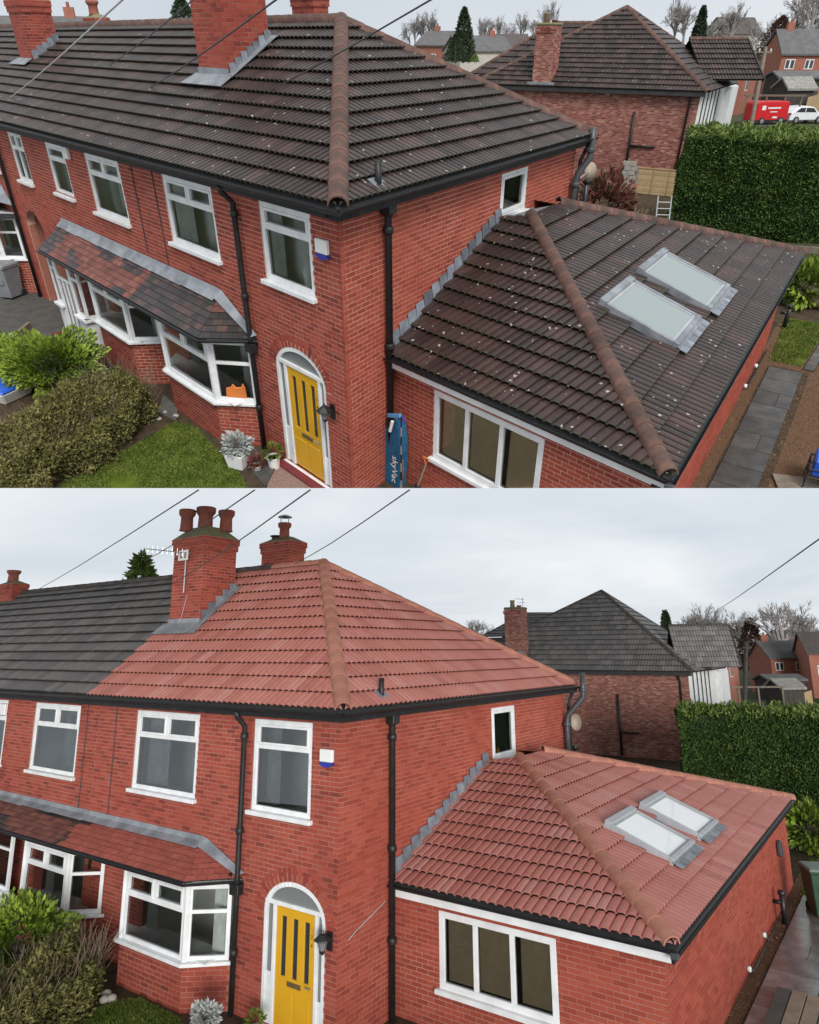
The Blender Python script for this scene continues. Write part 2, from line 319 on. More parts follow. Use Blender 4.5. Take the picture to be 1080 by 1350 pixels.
class MB:
    def __init__(s): s.v = []; s.f = []; s.rv = []; s.r = 0.0
    def add(s, pts, faces):
        k = len(s.v); s.v += [tuple(p) for p in pts]
        s.f += [tuple(k + i for i in f) for f in faces]; s.rv += [s.r] * len(faces)
        return s
    def poly(s, *pts): return s.add(pts, [tuple(range(len(pts)))])
    def hexa(s, p): return s.add(p, [(0, 3, 2, 1), (4, 5, 6, 7), (0, 1, 5, 4), (1, 2, 6, 5), (2, 3, 7, 6), (3, 0, 4, 7)])
    def box(s, F, a0, a1, b0, b1, c0, c1):
        return s.hexa([F.p(a, b, c) for c in (c0, c1) for a, b in ((a0, b0), (a1, b0), (a1, b1), (a0, b1))])
    def bar(s, p, q, w, h=None, up=UP):
        p, q = V(p), V(q); h = h or w; d = (q - p).normalized(); x = d.cross(up)
        x = x.normalized() if x.length > 1e-4 else V((1, 0, 0)); y = x.cross(d)
        return s.hexa([e + x * (i * w / 2) + y * (j * h / 2) for e in (p, q) for i, j in ((-1, -1), (1, -1), (1, 1), (-1, 1))])
    def prism(s, F, pts, c0, c1):
        n = len(pts); k = [F.p(a, b, c0) for a, b in pts] + [F.p(a, b, c1) for a, b in pts]
        return s.add(k, [tuple(range(n - 1, -1, -1)), tuple(range(n, 2 * n))] + [(i, (i + 1) % n, n + (i + 1) % n, n + i) for i in range(n)])
    def tube(s, pts, r, seg=8, caps=True):
        pts = [V(p) for p in pts]; n = len(pts); rr = r if isinstance(r, (list, tuple)) else [r] * n
        rings = []; x = None
        for i, p in enumerate(pts):
            d = (pts[min(i + 1, n - 1)] - pts[max(i - 1, 0)]).normalized()
            if x is None: x = d.cross(V((0.31, 0.2, 0.93)) if abs(d.z) < 0.9 else V((1, 0.1, 0)))
            x = (x - d * x.dot(d)).normalized(); y = d.cross(x)
            rings += [p + (x * math.cos(2 * math.pi * k / seg) + y * math.sin(2 * math.pi * k / seg)) * rr[i] for k in range(seg)]
        fs = [(i * seg + k, i * seg + (k + 1) % seg, (i + 1) * seg + (k + 1) % seg, (i + 1) * seg + k) for i in range(n - 1) for k in range(seg)]
        if caps: fs += [tuple(range(seg - 1, -1, -1)), tuple(range((n - 1) * seg, n * seg))]
        return s.add(rings, fs)
    def lathe(s, o, prof, seg=16, axis=None):
        o = V(o); ax = (axis or UP).normalized(); x = ax.orthogonal().normalized(); y = ax.cross(x); n = len(prof)
        k = [o + (x * math.cos(2 * math.pi * j / seg) + y * math.sin(2 * math.pi * j / seg)) * r + ax * z for r, z in prof for j in range(seg)]
        fs = [(i * seg + j, i * seg + (j + 1) % seg, (i + 1) * seg + (j + 1) % seg, (i + 1) * seg + j) for i in range(n - 1) for j in range(seg)]
        fs += [tuple(range(seg - 1, -1, -1)), tuple(range((n - 1) * seg, n * seg))]
        return s.add(k, fs)
    def build(s, name, m, parent=None, smooth=False, kind=None, loc=None, bevel=0.0, label=None):
        loc = V(parent['_loc']) if parent is not None else V(loc or (0, 0, 0))
        me = bpy.data.meshes.new(name)
        me.from_pydata([(x - loc.x, y - loc.y, z - loc.z) for x, y, z in s.v], [], s.f)
        if any(s.rv):
            at = me.attributes.new('rv', 'FLOAT', 'FACE'); at.data.foreach_set('value', s.rv)
        if smooth: me.polygons.foreach_set('use_smooth', [True] * len(me.polygons))
        me.materials.append(MATS[m])
        return link(name, me, parent, kind, loc, bevel, label)

def link(name, me, parent=None, kind=None, loc=V((0, 0, 0)), bevel=0.0, label=None, local=None):
    o = bpy.data.objects.new(name, me); COL.objects.link(o)
    o['_loc'] = tuple(loc)
    if parent is not None:
        o.parent = parent
        if local is not None: o.matrix_basis = local
    else:
        o.matrix_basis = PL.M @ Matrix.Translation(loc)
    if kind: o['kind'] = kind
    if label: o['label'] = label
    if bevel:
        b = o.modifiers.new('soft_edges', 'BEVEL'); b.width = bevel; b.segments = 1; b.limit_method = 'ANGLE'
    PL.objs.append((o, Matrix.Translation(loc) @ (local or Matrix())))
    return o
def thing(name, label, cat, loc, group=None):
    o = bpy.data.objects.new(name, None); COL.objects.link(o); o.empty_display_size = 0.2
    o.matrix_basis = PL.M @ Matrix.Translation(V(loc)); o['_loc'] = tuple(loc)
    return tag(o, label, cat, group)
def tag(o, label, cat, group=None):
    o['label'] = label; o['category'] = cat
    if group: o['group'] = group
    return o
def np_mesh(name, verts, faces, m, parent=None, rv=None, uv=None, kind=None, loc=(0, 0, 0), smooth=False):
    loc = V(parent['_loc']) if parent is not None else V(loc)
    verts = np.asarray(verts, np.float32) - np.array(loc, np.float32); faces = np.asarray(faces, np.int32); k = faces.shape[1]
    me = bpy.data.meshes.new(name); me.vertices.add(len(verts)); me.vertices.foreach_set('co', verts.ravel())
    me.loops.add(faces.size); me.loops.foreach_set('vertex_index', faces.ravel())
    me.polygons.add(len(faces)); me.polygons.foreach_set('loop_start', np.arange(0, faces.size, k, dtype=np.int32))
    me.update(calc_edges=True)
    if rv is not None:
        at = me.attributes.new('rv', 'FLOAT', 'FACE'); at.data.foreach_set('value', np.asarray(rv, np.float32))
    if uv is not None:
        l = me.uv_layers.new(name='UVMap'); l.data.foreach_set('uv', np.asarray(uv, np.float32).ravel())
    me.polygons.foreach_set('use_smooth', np.full(len(faces), bool(smooth)))
    me.materials.append(MATS[m])
    return link(name, me, parent, kind, loc)

# ------------------------------------------------------------------ bricks
class Hole:                                  # opening in a wall; rise > 0: elliptical arch above b1
    pad = 0.0
    def __init__(s, a0, a1, b0, b1, rise=0.0): s.a0, s.a1, s.b0, s.b1, s.rise = a0, a1, b0, b1, rise
    def span(s, b):
        if s.b0 < b < s.b1: return s.a0, s.a1
        if s.rise and s.b1 <= b < s.b1 + s.rise + s.pad:
            w = ((s.a1 - s.a0) / 2 + s.pad) * math.sqrt(max(0, 1 - ((b - s.b1) / (s.rise + s.pad)) ** 2)); m_ = (s.a0 + s.a1) / 2
            return m_ - w, m_ + w
BL, BH, JT = 0.225, 0.0755, 0.013
def lay_bricks(a0, a1, b0, b1, holes, phase=0.0):
    out = []; nr = int(round((b1 - b0) / BH))
    h = (b1 - b0) / nr
    for r in range(nr):
        y0 = b0 + r * h; ym = y0 + h / 2
        segs = [(a0, a1)]
        for H in holes:
            sp = H.span(ym)
            if not sp: continue
            new = []
            for s0, s1 in segs:
                if sp[1] <= s0 or sp[0] >= s1: new.append((s0, s1)); continue
                if sp[0] > s0: new.append((s0, sp[0]))
                if sp[1] < s1: new.append((sp[1], s1))
            segs = new
        off = (0.5 if r % 2 else 0.0) * BL + phase
        for s0, s1 in segs:
            k = math.floor((s0 - off) / BL); x = off + k * BL
            while x < s1:
                l, rr = max(x, s0), min(x + BL, s1)
                if rr - l > 0.035: out.append((l, rr - JT, y0, y0 + h - JT))
                x += BL
    return out
_unit = {}
def unit_brick():
    k = 'b' + PL.style
    if k not in _unit:
        F = Frame((0, 0, 0), (1, 0, 0), (0, 1, 0), (0, 0, 1)); b_ = MB(); b_.box(F, 0, 1, 0, 1, -0.016, 0.0)
        b_.f = b_.f[1:]           # no back face
        me = bpy.data.meshes.new('brick'); me.from_pydata(b_.v, [], b_.f); _unit[k] = me
    return _unit[k]
class Bricks:
    """Collects the bricks of one house; the largest in view become objects, the rest one part per wall."""
    def __init__(s): s.walls = []
    def add(s, part, F, bricks, m, proud=0.0): s.walls.append((part, F, bricks, m, proud))
    def finish(s, house, most=300):
        cand = []
        for w, (part, F, bricks, m, pr) in enumerate(s.walls):
            for i, (a0, a1, b0, b1) in enumerate(bricks):
                c = F.p((a0 + a1) / 2, (b0 + b1) / 2); x, y, z = PL.project(c)
                if 4 < x < 1076 and (8 < y < 632 if PL.old else 655 < y < 1345):
                    cosv = abs(F.n.dot((PL.C - c).normalized()))
                    cand.append(((a1 - a0) / BL * cosv / z ** 2, w, i))
        cand.sort(reverse=True); pick = {(w, i) for _, w, i in cand[:most]}
        me0 = unit_brick()
        for w, (part, F, bricks, m, pr) in enumerate(s.walls):
            vs_, rv = [], []; inv = Matrix.Translation(-V(part['_loc']))
            for i, (a0, a1, b0, b1) in enumerate(bricks):
                if (w, i) in pick:
                    key = 'brick_' + m + PL.style
                    if key not in _unit: k = me0.copy(); k.materials.append(MATS[m]); _unit[key] = k
                    o = bpy.data.objects.new('brick', _unit[key]); COL.objects.link(o); o.parent = part
                    L_ = F.mat(a0, b0, pr + PL.rng.uniform(-0.0015, 0.0015), a1 - a0, b1 - b0, 1)
                    o.matrix_basis = inv @ L_; PL.objs.append((o, L_))
                else:
                    vs_.append((a0, a1, b0, b1, pr + PL.rng.uniform(-0.0015, 0.0015)))
            if vs_:
                A = np.array(vs_); u, v, n, o_ = (np.array(x) for x in (F.u, F.v, F.n, F.o)); K = len(A)
                Vv = np.empty((K, 8, 3))
                for j, (ia, ib, back) in enumerate(((0, 2, 1), (1, 2, 1), (1, 3, 1), (0, 3, 1), (0, 2, 0), (1, 2, 0), (1, 3, 0), (0, 3, 0))):
                    c = A[:, 4] - (0.016 if back else 0.0)
                    Vv[:, j] = o_ + A[:, ia, None] * u + A[:, ib, None] * v + c[:, None] * n
                fc = np.array([(4, 5, 6, 7), (0, 1, 5, 4), (1, 2, 6, 5), (2, 3, 7, 6), (3, 0, 4, 7)])
                faces = (np.arange(K)[:, None, None] * 8 + fc[None]).reshape(-1, 4)
                r_ = np.repeat(np.random.RandomState(w + 5).rand(K), 5)
                np_mesh('brick_courses', Vv.reshape(-1, 3), faces, m, part, r_, None, 'stuff')

def wall_slab(name, F, a0, a1, b0, b1, holes, m, parent, thick=0.22, front=-0.0045, kind=None):
    xs = sorted({a0, a1, *[x for h in holes for x in (h.a0, h.a1) if a0 < x < a1]})
    ys = sorted({b0, b1, *[y for h in holes for y in (h.b0, h.b1 + h.rise) if b0 < y < b1]})
    mb = MB()
    def inside(x, y): return any(h.a0 < x < h.a1 and h.b0 < y < h.b1 + h.rise for h in holes)
    for i in range(len(xs) - 1):
        for j in range(len(ys) - 1):
            if not inside((xs[i] + xs[i + 1]) / 2, (ys[j] + ys[j + 1]) / 2): mb.box(F, xs[i], xs[i + 1], ys[j], ys[j + 1], front - thick, front)
    for h in holes:
        if h.rise:
            n = 20; mid = (h.a0 + h.a1) / 2; w = (h.a1 - h.a0) / 2; top = h.b1 + h.rise
            for k in range(n):
                t0, t1 = math.pi * k / n, math.pi * (k + 1) / n
                p0 = (mid - w * math.cos(t0), h.b1 + h.rise * math.sin(t0)); p1 = (mid - w * math.cos(t1), h.b1 + h.rise * math.sin(t1))
                mb.prism(F, [p0, p1, (p1[0], top + 1e-4), (p0[0], top + 1e-4)], front - thick, front)
    return mb.build(name, m, parent, kind=kind)

# ------------------------------------------------------------------ roof tiles
def tile_shape(w, l, kind):
    """verts (x along eave, y up the slope, z out), quads, uv: one roof tile with its lower edge"""
    if kind == 'rib':
        half = [(0.0, 0.0), (0.10, 0.0), (0.16, 0.030), (0.50, 0.035), (0.84, 0.031), (0.90, 0.001)]
        prof = [((h + x) / 2, z) for h in (0, 1) for x, z in half] + [(1.0, 0.0)]
    else:
        prof = [(0.012, 0.0), (0.988, 0.0)]
    t = 0.016 if kind == 'rib' else 0.014
    lift = 0.058 if kind == 'rib' else 0.018
    n = len(prof); vs_ = []
    for y, z0 in ((0.0, lift), (l * 1.04, 0.001)):
        vs_ += [(x * w, y, z + z0) for x, z in prof]
    vs_ += [(x * w, 0.003, z + lift - t) for x, z in prof]
    fc = [(i, i + 1, n + i + 1, n + i) for i in range(n - 1)] + [(2 * n + i, 2 * n + i + 1, i + 1, i) for i in range(n - 1)]
    if kind != 'rib': fc += [(2 * n, 0, n, n), (1, 2 * n + 1, 2 * n - 1, 2 * n - 1)]
    fc = [f for f in fc if len(set(f)) == 4]
    uvs = [(x, 0.0) for x, _ in prof] + [(x, 1.0) for x, _ in prof] + [(x, -0.05) for x, _ in prof]
    return np.array(vs_), np.array(fc), np.array(uvs)
def inside_poly(poly, a, b, m=0.0):
    n = len(poly)
    for i in range(n):
        (x0, y0), (x1, y1) = poly[i], poly[(i + 1) % n]
        L_ = math.hypot(x1 - x0, y1 - y0) or 1
        if ((x1 - x0) * (b - y0) - (y1 - y0) * (a - x0)) / L_ < m: return False
    return True
class Tiles:
    def __init__(s): s.slopes = []
    def add(s, part, F, poly, w, l, mat_of, kind='rib', holes=(), stagger=0.5, a_ref=0.0, name='roof_tile'):
        s.slopes.append((part, F, poly, w, l, mat_of, kind, holes, stagger, a_ref, name))
    def finish(s, most=300):
        full, part_, cand = [], [], []
        for k, (part, F, poly, w, l, mat_of, kind, holes, stg, a_ref, name) in enumerate(s.slopes):
            amin, amax = min(p[0] for p in poly), max(p[0] for p in poly); bmax = max(p[1] for p in poly); bmin = min(p[1] for p in poly)
            rows = int(math.ceil((bmax - bmin) / l - 0.01))
            for r in range(rows):
                b0 = bmin + r * l; off = a_ref + (stg * w if r % 2 else 0)
                c = math.floor((amin - off) / w)
                while off + c * w < amax:
                    a0 = off + c * w; c += 1
                    cs = [(a0, b0), (a0 + w, b0), (a0 + w, b0 + l), (a0, b0 + l)]
                    ins = [inside_poly(poly, *q, -1e-6) for q in cs]
                    mid = (a0 + w / 2, b0 + l / 2)
                    if any(h[0] < mid[0] < h[1] and h[2] < mid[1] < h[3] for h in holes): continue
                    if all(ins):
                        p = F.p(mid[0], mid[1]); x, y, z = PL.project(p)
                        if 4 < x < 1076 and (8 < y < 630 if PL.old else 655 < y < 1345):
                            cand.append((w * l * abs(F.n.dot((PL.C - p).normalized())) / z ** 2, len(full)))
                        full.append((k, a0, b0, mat_of(*mid)))
                    elif any(ins) or inside_poly(poly, *mid, -0.5 * w): part_.append((k, a0, b0, mat_of(*mid)))
        cand.sort(reverse=True); pick = {i for _, i in cand[:most]}
        groups = {}
        for i, (k, a0, b0, m) in enumerate(full):
            part, F, poly, w, l, mat_of, kind, holes, stg, a_ref, name = s.slopes[k]
            if i in pick:
                key = ('tile', PL.style, round(w, 3), round(l, 3), kind, m)
                if key not in _unit:
                    tv, tf, tu = tile_shape(w, l, kind); me = bpy.data.meshes.new(name); me.from_pydata(tv.tolist(), [], tf.tolist())
                    lay = me.uv_layers.new(name='UVMap'); lay.data.foreach_set('uv', tu[tf].astype(np.float32).ravel()); me.materials.append(MATS[m]); _unit[key] = me
                o = bpy.data.objects.new(name, _unit[key]); COL.objects.link(o); o.parent = part
                L_ = F.mat(a0, b0, PL.rng.uniform(0.0, 0.002)) @ Matrix.Rotation(PL.rng.gauss(0, 0.0012), 4, 'Z')
                o.matrix_basis = Matrix.Translation(-V(part['_loc'])) @ L_; PL.objs.append((o, L_))
            else: groups.setdefault((k, m, False), []).append((a0, b0))
        for k, a0, b0, m in part_: groups.setdefault((k, m, True), []).append((a0, b0))
        for (k, m, clip), lst in groups.items():
            part, F, poly, w, l, mat_of, kind, holes, stg, a_ref, name = s.slopes[k]
            tv, tf, tu = tile_shape(w, l, kind); A = np.array(lst); K = len(A); rs = np.random.RandomState(k * 7 + len(m))
            lv = tv[None] + np.stack([A[:, 0], A[:, 1], rs.uniform(0, 0.002, K)], 1)[:, None]
            u, v, n, o_ = (np.array(x) for x in (F.u, F.v, F.n, F.o))
            W_ = (o_ + lv[..., :1] * u + lv[..., 1:2] * v + lv[..., 2:3] * n).reshape(-1, 3)
            fc = (np.arange(K)[:, None, None] * len(tv) + tf[None]).reshape(-1, 4)
            uv = np.tile(tu[tf].reshape(1, -1, 2), (K, 1, 1)).reshape(-1, 2)
            o = np_mesh(name + 's', W_, fc, m, part, np.repeat(rs.rand(K), len(tf)), uv, 'stuff')
            o.name = 'tile_courses'
            if clip:
                bm = bmesh.new(); bm.from_mesh(o.data); lo = V(o['_loc']); np_ = len(poly)
                for i in range(np_):
                    (x0, y0), (x1, y1) = poly[i], poly[(i + 1) % np_]
                    co = F.p(x0, y0) - lo; no = (F.u * -(y1 - y0) + F.v * (x1 - x0))
                    if y0 == y1 and x1 > x0: continue              # eave edge stays as laid
                    bmesh.ops.bisect_plane(bm, geom=bm.verts[:] + bm.edges[:] + bm.faces[:], plane_co=co, plane_no=no, clear_inner=True)
                bm.to_mesh(o.data); bm.free()
def ridge_run(part, p, q, m, up, r=0.125, l=0.45, name='ridge_tile'):
    """half-round ridge tiles from p to q, each one its own piece"""
    p, q = V(p), V(q); d = (q - p); n = max(1, int(round(d.length / l))); l = d.length / n; d.normalize()
    x = d.cross(up).normalized(); y = x.cross(d)
    key = ('ridge', PL.style, m, round(l, 3), r)
    if key not in _unit:
        mb = MB(); seg = 8; ring = []
        for yy, rr in ((0, r * 1.06), (l * 1.015, r)):
            for rad in (rr, rr - 0.02):
                ring += [(rad * math.cos(math.pi * k / seg), yy, rad * math.sin(math.pi * k / seg)) for k in range(seg + 1)]
        k1 = seg + 1; ring += ring[:2 * k1]; fs = []
        for k in range(seg): fs += [(k + 1, k, 2 * k1 + k, 2 * k1 + k + 1), (5 * k1 + k, 5 * k1 + k + 1, 4 * k1 + k + 1, 4 * k1 + k)]
        mb.add(ring, fs); me = bpy.data.meshes.new(name); me.from_pydata(mb.v, [], mb.f)
        me.polygons.foreach_set('use_smooth', [True] * len(me.polygons)); me.materials.append(MATS[m]); _unit[key] = me
    for i in range(n):
        o_ = p + d * (l * i) + y * (-0.035)
        tilt = Matrix.Rotation(PL.rng.gauss(0, 0.006), 4, 'X')
        L_ = Matrix(((x.x, d.x, y.x, o_.x), (x.y, d.y, y.y, o_.y), (x.z, d.z, y.z, o_.z), (0, 0, 0, 1))) @ tilt
        o = bpy.data.objects.new(name, _unit[key]); COL.objects.link(o); o.parent = part
        o.matrix_basis = Matrix.Translation(-V(part['_loc'])) @ L_; PL.objs.append((o, L_))

# ------------------------------------------------------------------ foliage
def leaf_cloud(name, pts, size, m, parent=None, kind=None, loc=(0, 0, 0), normals=None, aspect=1.8, seed=1, droop=0.0, nw=0.9):
    rs = np.random.RandomState(seed); pts = np.asarray(pts, float); K = len(pts)
    d = rs.normal(size=(K, 3)); d[:, 2] -= droop
    if normals is not None: d = d * 0.8 + normals * nw
    d /= np.linalg.norm(d, axis=1)[:, None]
    t = rs.normal(size=(K, 3)); x = np.cross(d, t); x /= np.linalg.norm(x, axis=1)[:, None]
    s_ = size * rs.uniform(0.6, 1.35, K)[:, None]
    a = d * s_ * aspect; b_ = x * s_ * 0.5; c = np.cross(d, x) * s_ * 0.12
    Vv = np.stack([pts, pts + a * 0.5 + b_ + c, pts + a, pts + a * 0.5 - b_ + c], 1)
    return np_mesh(name, Vv.reshape(-1, 3), np.arange(K * 4).reshape(-1, 4), m, parent, rs.rand(K), None, kind, loc)
def blob_points(n, c, rad, seed, hollow=0.55, lump=0.25, freq=1.4):
    rs = np.random.RandomState(seed); d = rs.normal(size=(n, 3)); d /= np.linalg.norm(d, axis=1)[:, None]
    r = rs.uniform(hollow, 1.0, n) ** 0.6
    k = np.array([noise.noise(V(x * freq) + V((seed * 3.7, seed, 0))) for x in d])
    p = d * (r * (1 + lump * 2 * k))[:, None] * np.array(rad)
    return p + np.array(c), d
def shrub(name, label, base, rad, n, size, m, cat='shrub', seed=1, group=None, stem=0.03, aspect=1.8, hollow=0.5, stem_m='bark'):
    t = thing(name, label, cat, base, group); b = V(base)
    p, d = blob_points(n, (b.x, b.y, b.z + rad[2]), rad, seed, hollow, .42, 2.3)
    p[:, 2] = np.maximum(p[:, 2], b.z + 0.02)
    leaf_cloud('foliage', p, size, m, t, normals=d, aspect=aspect, seed=seed, nw=.15)
    mb = MB(); rr = random.Random(seed)
    for k in range(7):
        q = b + V((rr.uniform(-.6, .6) * rad[0], rr.uniform(-.6, .6) * rad[1], rad[2] * rr.uniform(1.1, 1.7)))
        mb.tube([b + V((rr.uniform(-.05, .05), rr.uniform(-.05, .05), -0.02)), (b + q) / 2 + V((rr.uniform(-.1, .1), rr.uniform(-.1, .1), 0)), q], [stem, stem * .7, stem * .3], 5)
    mb.build('stems', stem_m, t)
    return t
def bare_tree_mesh(seed, h, spread, depth=5, thin=1.0):
    rr = random.Random(seed); trunk, crown = MB(), MB()
    def grow(p, d, l, r, k):
        n = 3; pts = [p]; q = p.copy(); dd = d.copy()
        for i in range(n):
            dd = (dd + V((rr.gauss(0, .12), rr.gauss(0, .12), rr.gauss(0.03, .08)))).normalized(); q = q + dd * (l / n); pts.append(q.copy())
        (trunk if k == 0 else crown).tube(pts, [r, r * .88, r * .76, r * .62], 5 if k < 2 else 3, caps=False)
        if k >= depth: return
        for i in range(rr.choice((3, 4)) if k else 6):
            s_ = rr.uniform(0.35, 1.0) if k else rr.uniform(0.5, 1.0); j = pts[min(3, max(1, int(round(s_ * 3))))]
            a = rr.uniform(0, 2 * math.pi); tilt = rr.uniform(0.35, 0.85) * spread
            x = dd.orthogonal().normalized(); y = dd.cross(x)
            nd_ = (dd * math.cos(tilt) + (x * math.cos(a) + y * math.sin(a)) * math.sin(tilt) + V((0, 0, 0.10))).normalized()
            grow(j, nd_, l * rr.uniform(0.55, 0.78), max(r * rr.uniform(0.45, 0.62), h * .0024), k + 1)
    grow(V((0, 0, 0)), V((0, 0, 1)), h * 0.30, h * 0.026 * thin, 0)
    return trunk, crown
_trees = {}
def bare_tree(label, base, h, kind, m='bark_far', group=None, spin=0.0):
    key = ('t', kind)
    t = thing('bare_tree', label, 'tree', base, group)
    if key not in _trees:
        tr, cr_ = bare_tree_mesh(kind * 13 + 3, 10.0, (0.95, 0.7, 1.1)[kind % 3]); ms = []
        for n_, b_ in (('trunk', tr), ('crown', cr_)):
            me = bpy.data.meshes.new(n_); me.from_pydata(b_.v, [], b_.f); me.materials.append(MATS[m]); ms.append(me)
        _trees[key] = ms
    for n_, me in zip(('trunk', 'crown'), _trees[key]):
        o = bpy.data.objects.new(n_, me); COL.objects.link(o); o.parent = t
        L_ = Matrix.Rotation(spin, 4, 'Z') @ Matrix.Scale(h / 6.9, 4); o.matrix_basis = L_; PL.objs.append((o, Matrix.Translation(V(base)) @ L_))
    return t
def conifer(label, base, h, r, m, seed, group=None, n=2600, size=None, name='conifer_tree', blunt=0.72):
    t = thing(name, label, 'tree', base, group); b = V(base); rs = np.random.RandomState(seed)
    z = rs.uniform(0.04, 1, n) ** 1.15; a = rs.uniform(0, 2 * np.pi, n)
    lay = 0.78 + 0.22 * np.abs(np.sin(z * h * 2.2 + np.sin(a * 3 + seed) * 0.8))
    rad = r * (1 - z) ** blunt * lay * np.sqrt(rs.uniform(0.25, 1, n)) + 0.03
    p = np.stack([b.x + rad * np.cos(a), b.y + rad * np.sin(a), b.z + z * h], 1)
    d = np.stack([np.cos(a), np.sin(a), np.full(n, 0.15)], 1)
    leaf_cloud('crown', p, size or h * 0.045, m, t, normals=d, seed=seed, aspect=2.2)
    MB().tube([b - UP * 0.1, b + UP * h * 0.8], [r * .09, r * .03], 6).build('trunk', 'bark', t)
    return t

# ------------------------------------------------------------------ joinery
def pane(F, a0, a1, b0, b1, c, parent, m='glass'):
    MB().poly(F.p(a0, b0, c), F.p(a1, b0, c), F.p(a1, b1, c), F.p(a0, b1, c)).build('pane', m, parent)
def room(F, a0, a1, b0, b1, parent, depth=1.6, grow=0.35, c=-0.24, floor=None, a_pad=None):
    pa = grow if a_pad is None else a_pad
    x0, x1, y0, y1 = a0 - pa, a1 + pa, b0 - grow, b1 + 0.06
    q = lambda a, b, cc: F.p(a, b, cc)
    mb = MB(); z = c - depth
    mb.poly(q(x0, y0, z), q(x1, y0, z), q(x1, y1, z), q(x0, y1, z))
    mb.poly(q(x0, y0, c), q(x1, y0, c), q(x1, y0, z), q(x0, y0, z)); mb.poly(q(x0, y1, z), q(x1, y1, z), q(x1, y1, c), q(x0, y1, c))
    mb.poly(q(x0, y0, c), q(x0, y0, z), q(x0, y1, z), q(x0, y1, c)); mb.poly(q(x1, y0, z), q(x1, y0, c), q(x1, y1, c), q(x1, y1, z))
    return mb.build('room_lining', 'room_wall', parent)
def curtain(F, a0, a1, b0, b1, c, parent, m='curtain', folds=5):
    mb = MB(); n = folds * 4; pts = []
    for i in range(n + 1):
        a = a0 + (a1 - a0) * i / n; cc = c + 0.03 * math.sin(i * math.pi / 2)
        pts += [F.p(a, b0, cc), F.p(a, b1, cc)]
    mb.add(pts, [(2 * i, 2 * i + 2, 2 * i + 3, 2 * i + 1) for i in range(n)])
    return mb.build('curtain', m, parent)
def window(parent, F, a0, a1, b0, b1, rows, fw=0.07, c=-0.015, sill=True, casement=0.045, sill_m='upvc', glass='glass', name='window', d=0.07):
    """rows: [(fraction from the bottom, fraction to, [column fractions], opening?)]; outer frame > casement frames, panes, sill"""
    mb = MB(); W, H = a1 - a0, b1 - b0
    mb.box(F, a0, a1, b0, b0 + fw, c - d, c); mb.box(F, a0, a1, b1 - fw, b1, c - d, c)
    mb.box(F, a0, a0 + fw, b0 + fw, b1 - fw, c - d, c - 0.0005); mb.box(F, a1 - fw, a1, b0 + fw, b1 - fw, c - d, c - 0.0005)
    cells = []
    ys = [b0 + fw + (H - 2 * fw) * f for f in [r[0] for r in rows] + [1.0]]
    for i, (f0, f1, cols, op) in enumerate(rows):
        y0, y1 = ys[i], ys[i + 1]
        if i: mb.box(F, a0 + fw, a1 - fw, y0 - fw * .4, y0 + fw * .4, c - d, c - 0.001)
        xs = [a0 + fw + (W - 2 * fw) * x for x in [0] + list(cols) + [1]]
        for k in range(len(xs) - 1):
            if k: mb.box(F, xs[k] - fw * .4, xs[k] + fw * .4, y0 + (fw * .4 if i else 0), y1 - (fw * .4 if i < len(rows) - 1 else 0), c - d, c - 0.0015)
            cells.append((xs[k] + (fw * .4 if k else 0), xs[k + 1] - (fw * .4 if k < len(xs) - 2 else 0), y0 + (fw * .4 if i else 0), y1 - (fw * .4 if i < len(rows) - 1 else 0), op))
    w = mb.build(name, 'upvc', parent, bevel=0.004)
    for x0, x1, y0, y1, op in cells:
        if op:
            k = casement; cm = MB()
            cm.box(F, x0, x1, y0, y0 + k, c - d + .01, c + .012); cm.box(F, x0, x1, y1 - k, y1, c - d + .01, c + .012)
            cm.box(F, x0, x0 + k, y0 + k, y1 - k, c - d + .01, c + .0115); cm.box(F, x1 - k, x1, y0 + k, y1 - k, c - d + .01, c + .0115)
            cm.build('casement', 'upvc', w, bevel=0.004); x0, x1, y0, y1 = x0 + k, x1 - k, y0 + k, y1 - k
        pane(F, x0, x1, y0, y1, c - d * .55, w, glass)
    if sill: MB().box(F, a0 - 0.06, a1 + 0.06, b0 - 0.075, b0 - 0.001, c - d, 0.085).build('sill', sill_m, w, bevel=0.008)
    return w
def pipe(parent, pts, r, m='cast_iron', name='downpipe', collars=(), label=None):
    o = MB().tube(pts, r, 10).build(name, m, parent, smooth=True, label=label)
    for p, d in collars:
        MB().lathe(V(p) - V(d).normalized() * .05, [(r * 1.3, 0), (r * 1.45, .02), (r * 1.45, .08), (r * 1.3, .10)], 10, V(d)).build('collar', m, o, smooth=True)
    return o
def gutter(parent, p, q, out, m='black_plastic', r=0.062):
    """half-round channel from p to q"""
    p, q, out = V(p), V(q), V(out).normalized(); mb = MB(); seg = 7; k = []
    for e_ in (p, q):
        for rad in (r, r - 0.008):
            k += [e_ + out * (rad * math.cos(math.pi * i / seg)) - UP * (rad * math.sin(math.pi * i / seg)) for i in range(seg + 1)]
    n = seg + 1; fs = []
    for i in range(seg): fs += [(i, i + 1, 2 * n + i + 1, 2 * n + i), (n + i + 1, n + i, 3 * n + i, 3 * n + i + 1), (i + 1, i, n + i, n + i + 1), (2 * n + i, 2 * n + i + 1, 3 * n + i + 1, 3 * n + i)]
    fs += [(0, 2 * n, 3 * n, n), (seg, n + seg, 3 * n + seg, 2 * n + seg)]
    mb.add(k, fs)
    return mb.build('gutter', m, parent)
def lump_of(name, F, pts, c0, c1, m, parent): return MB().prism(F, pts, c0, c1).build(name, m, parent)

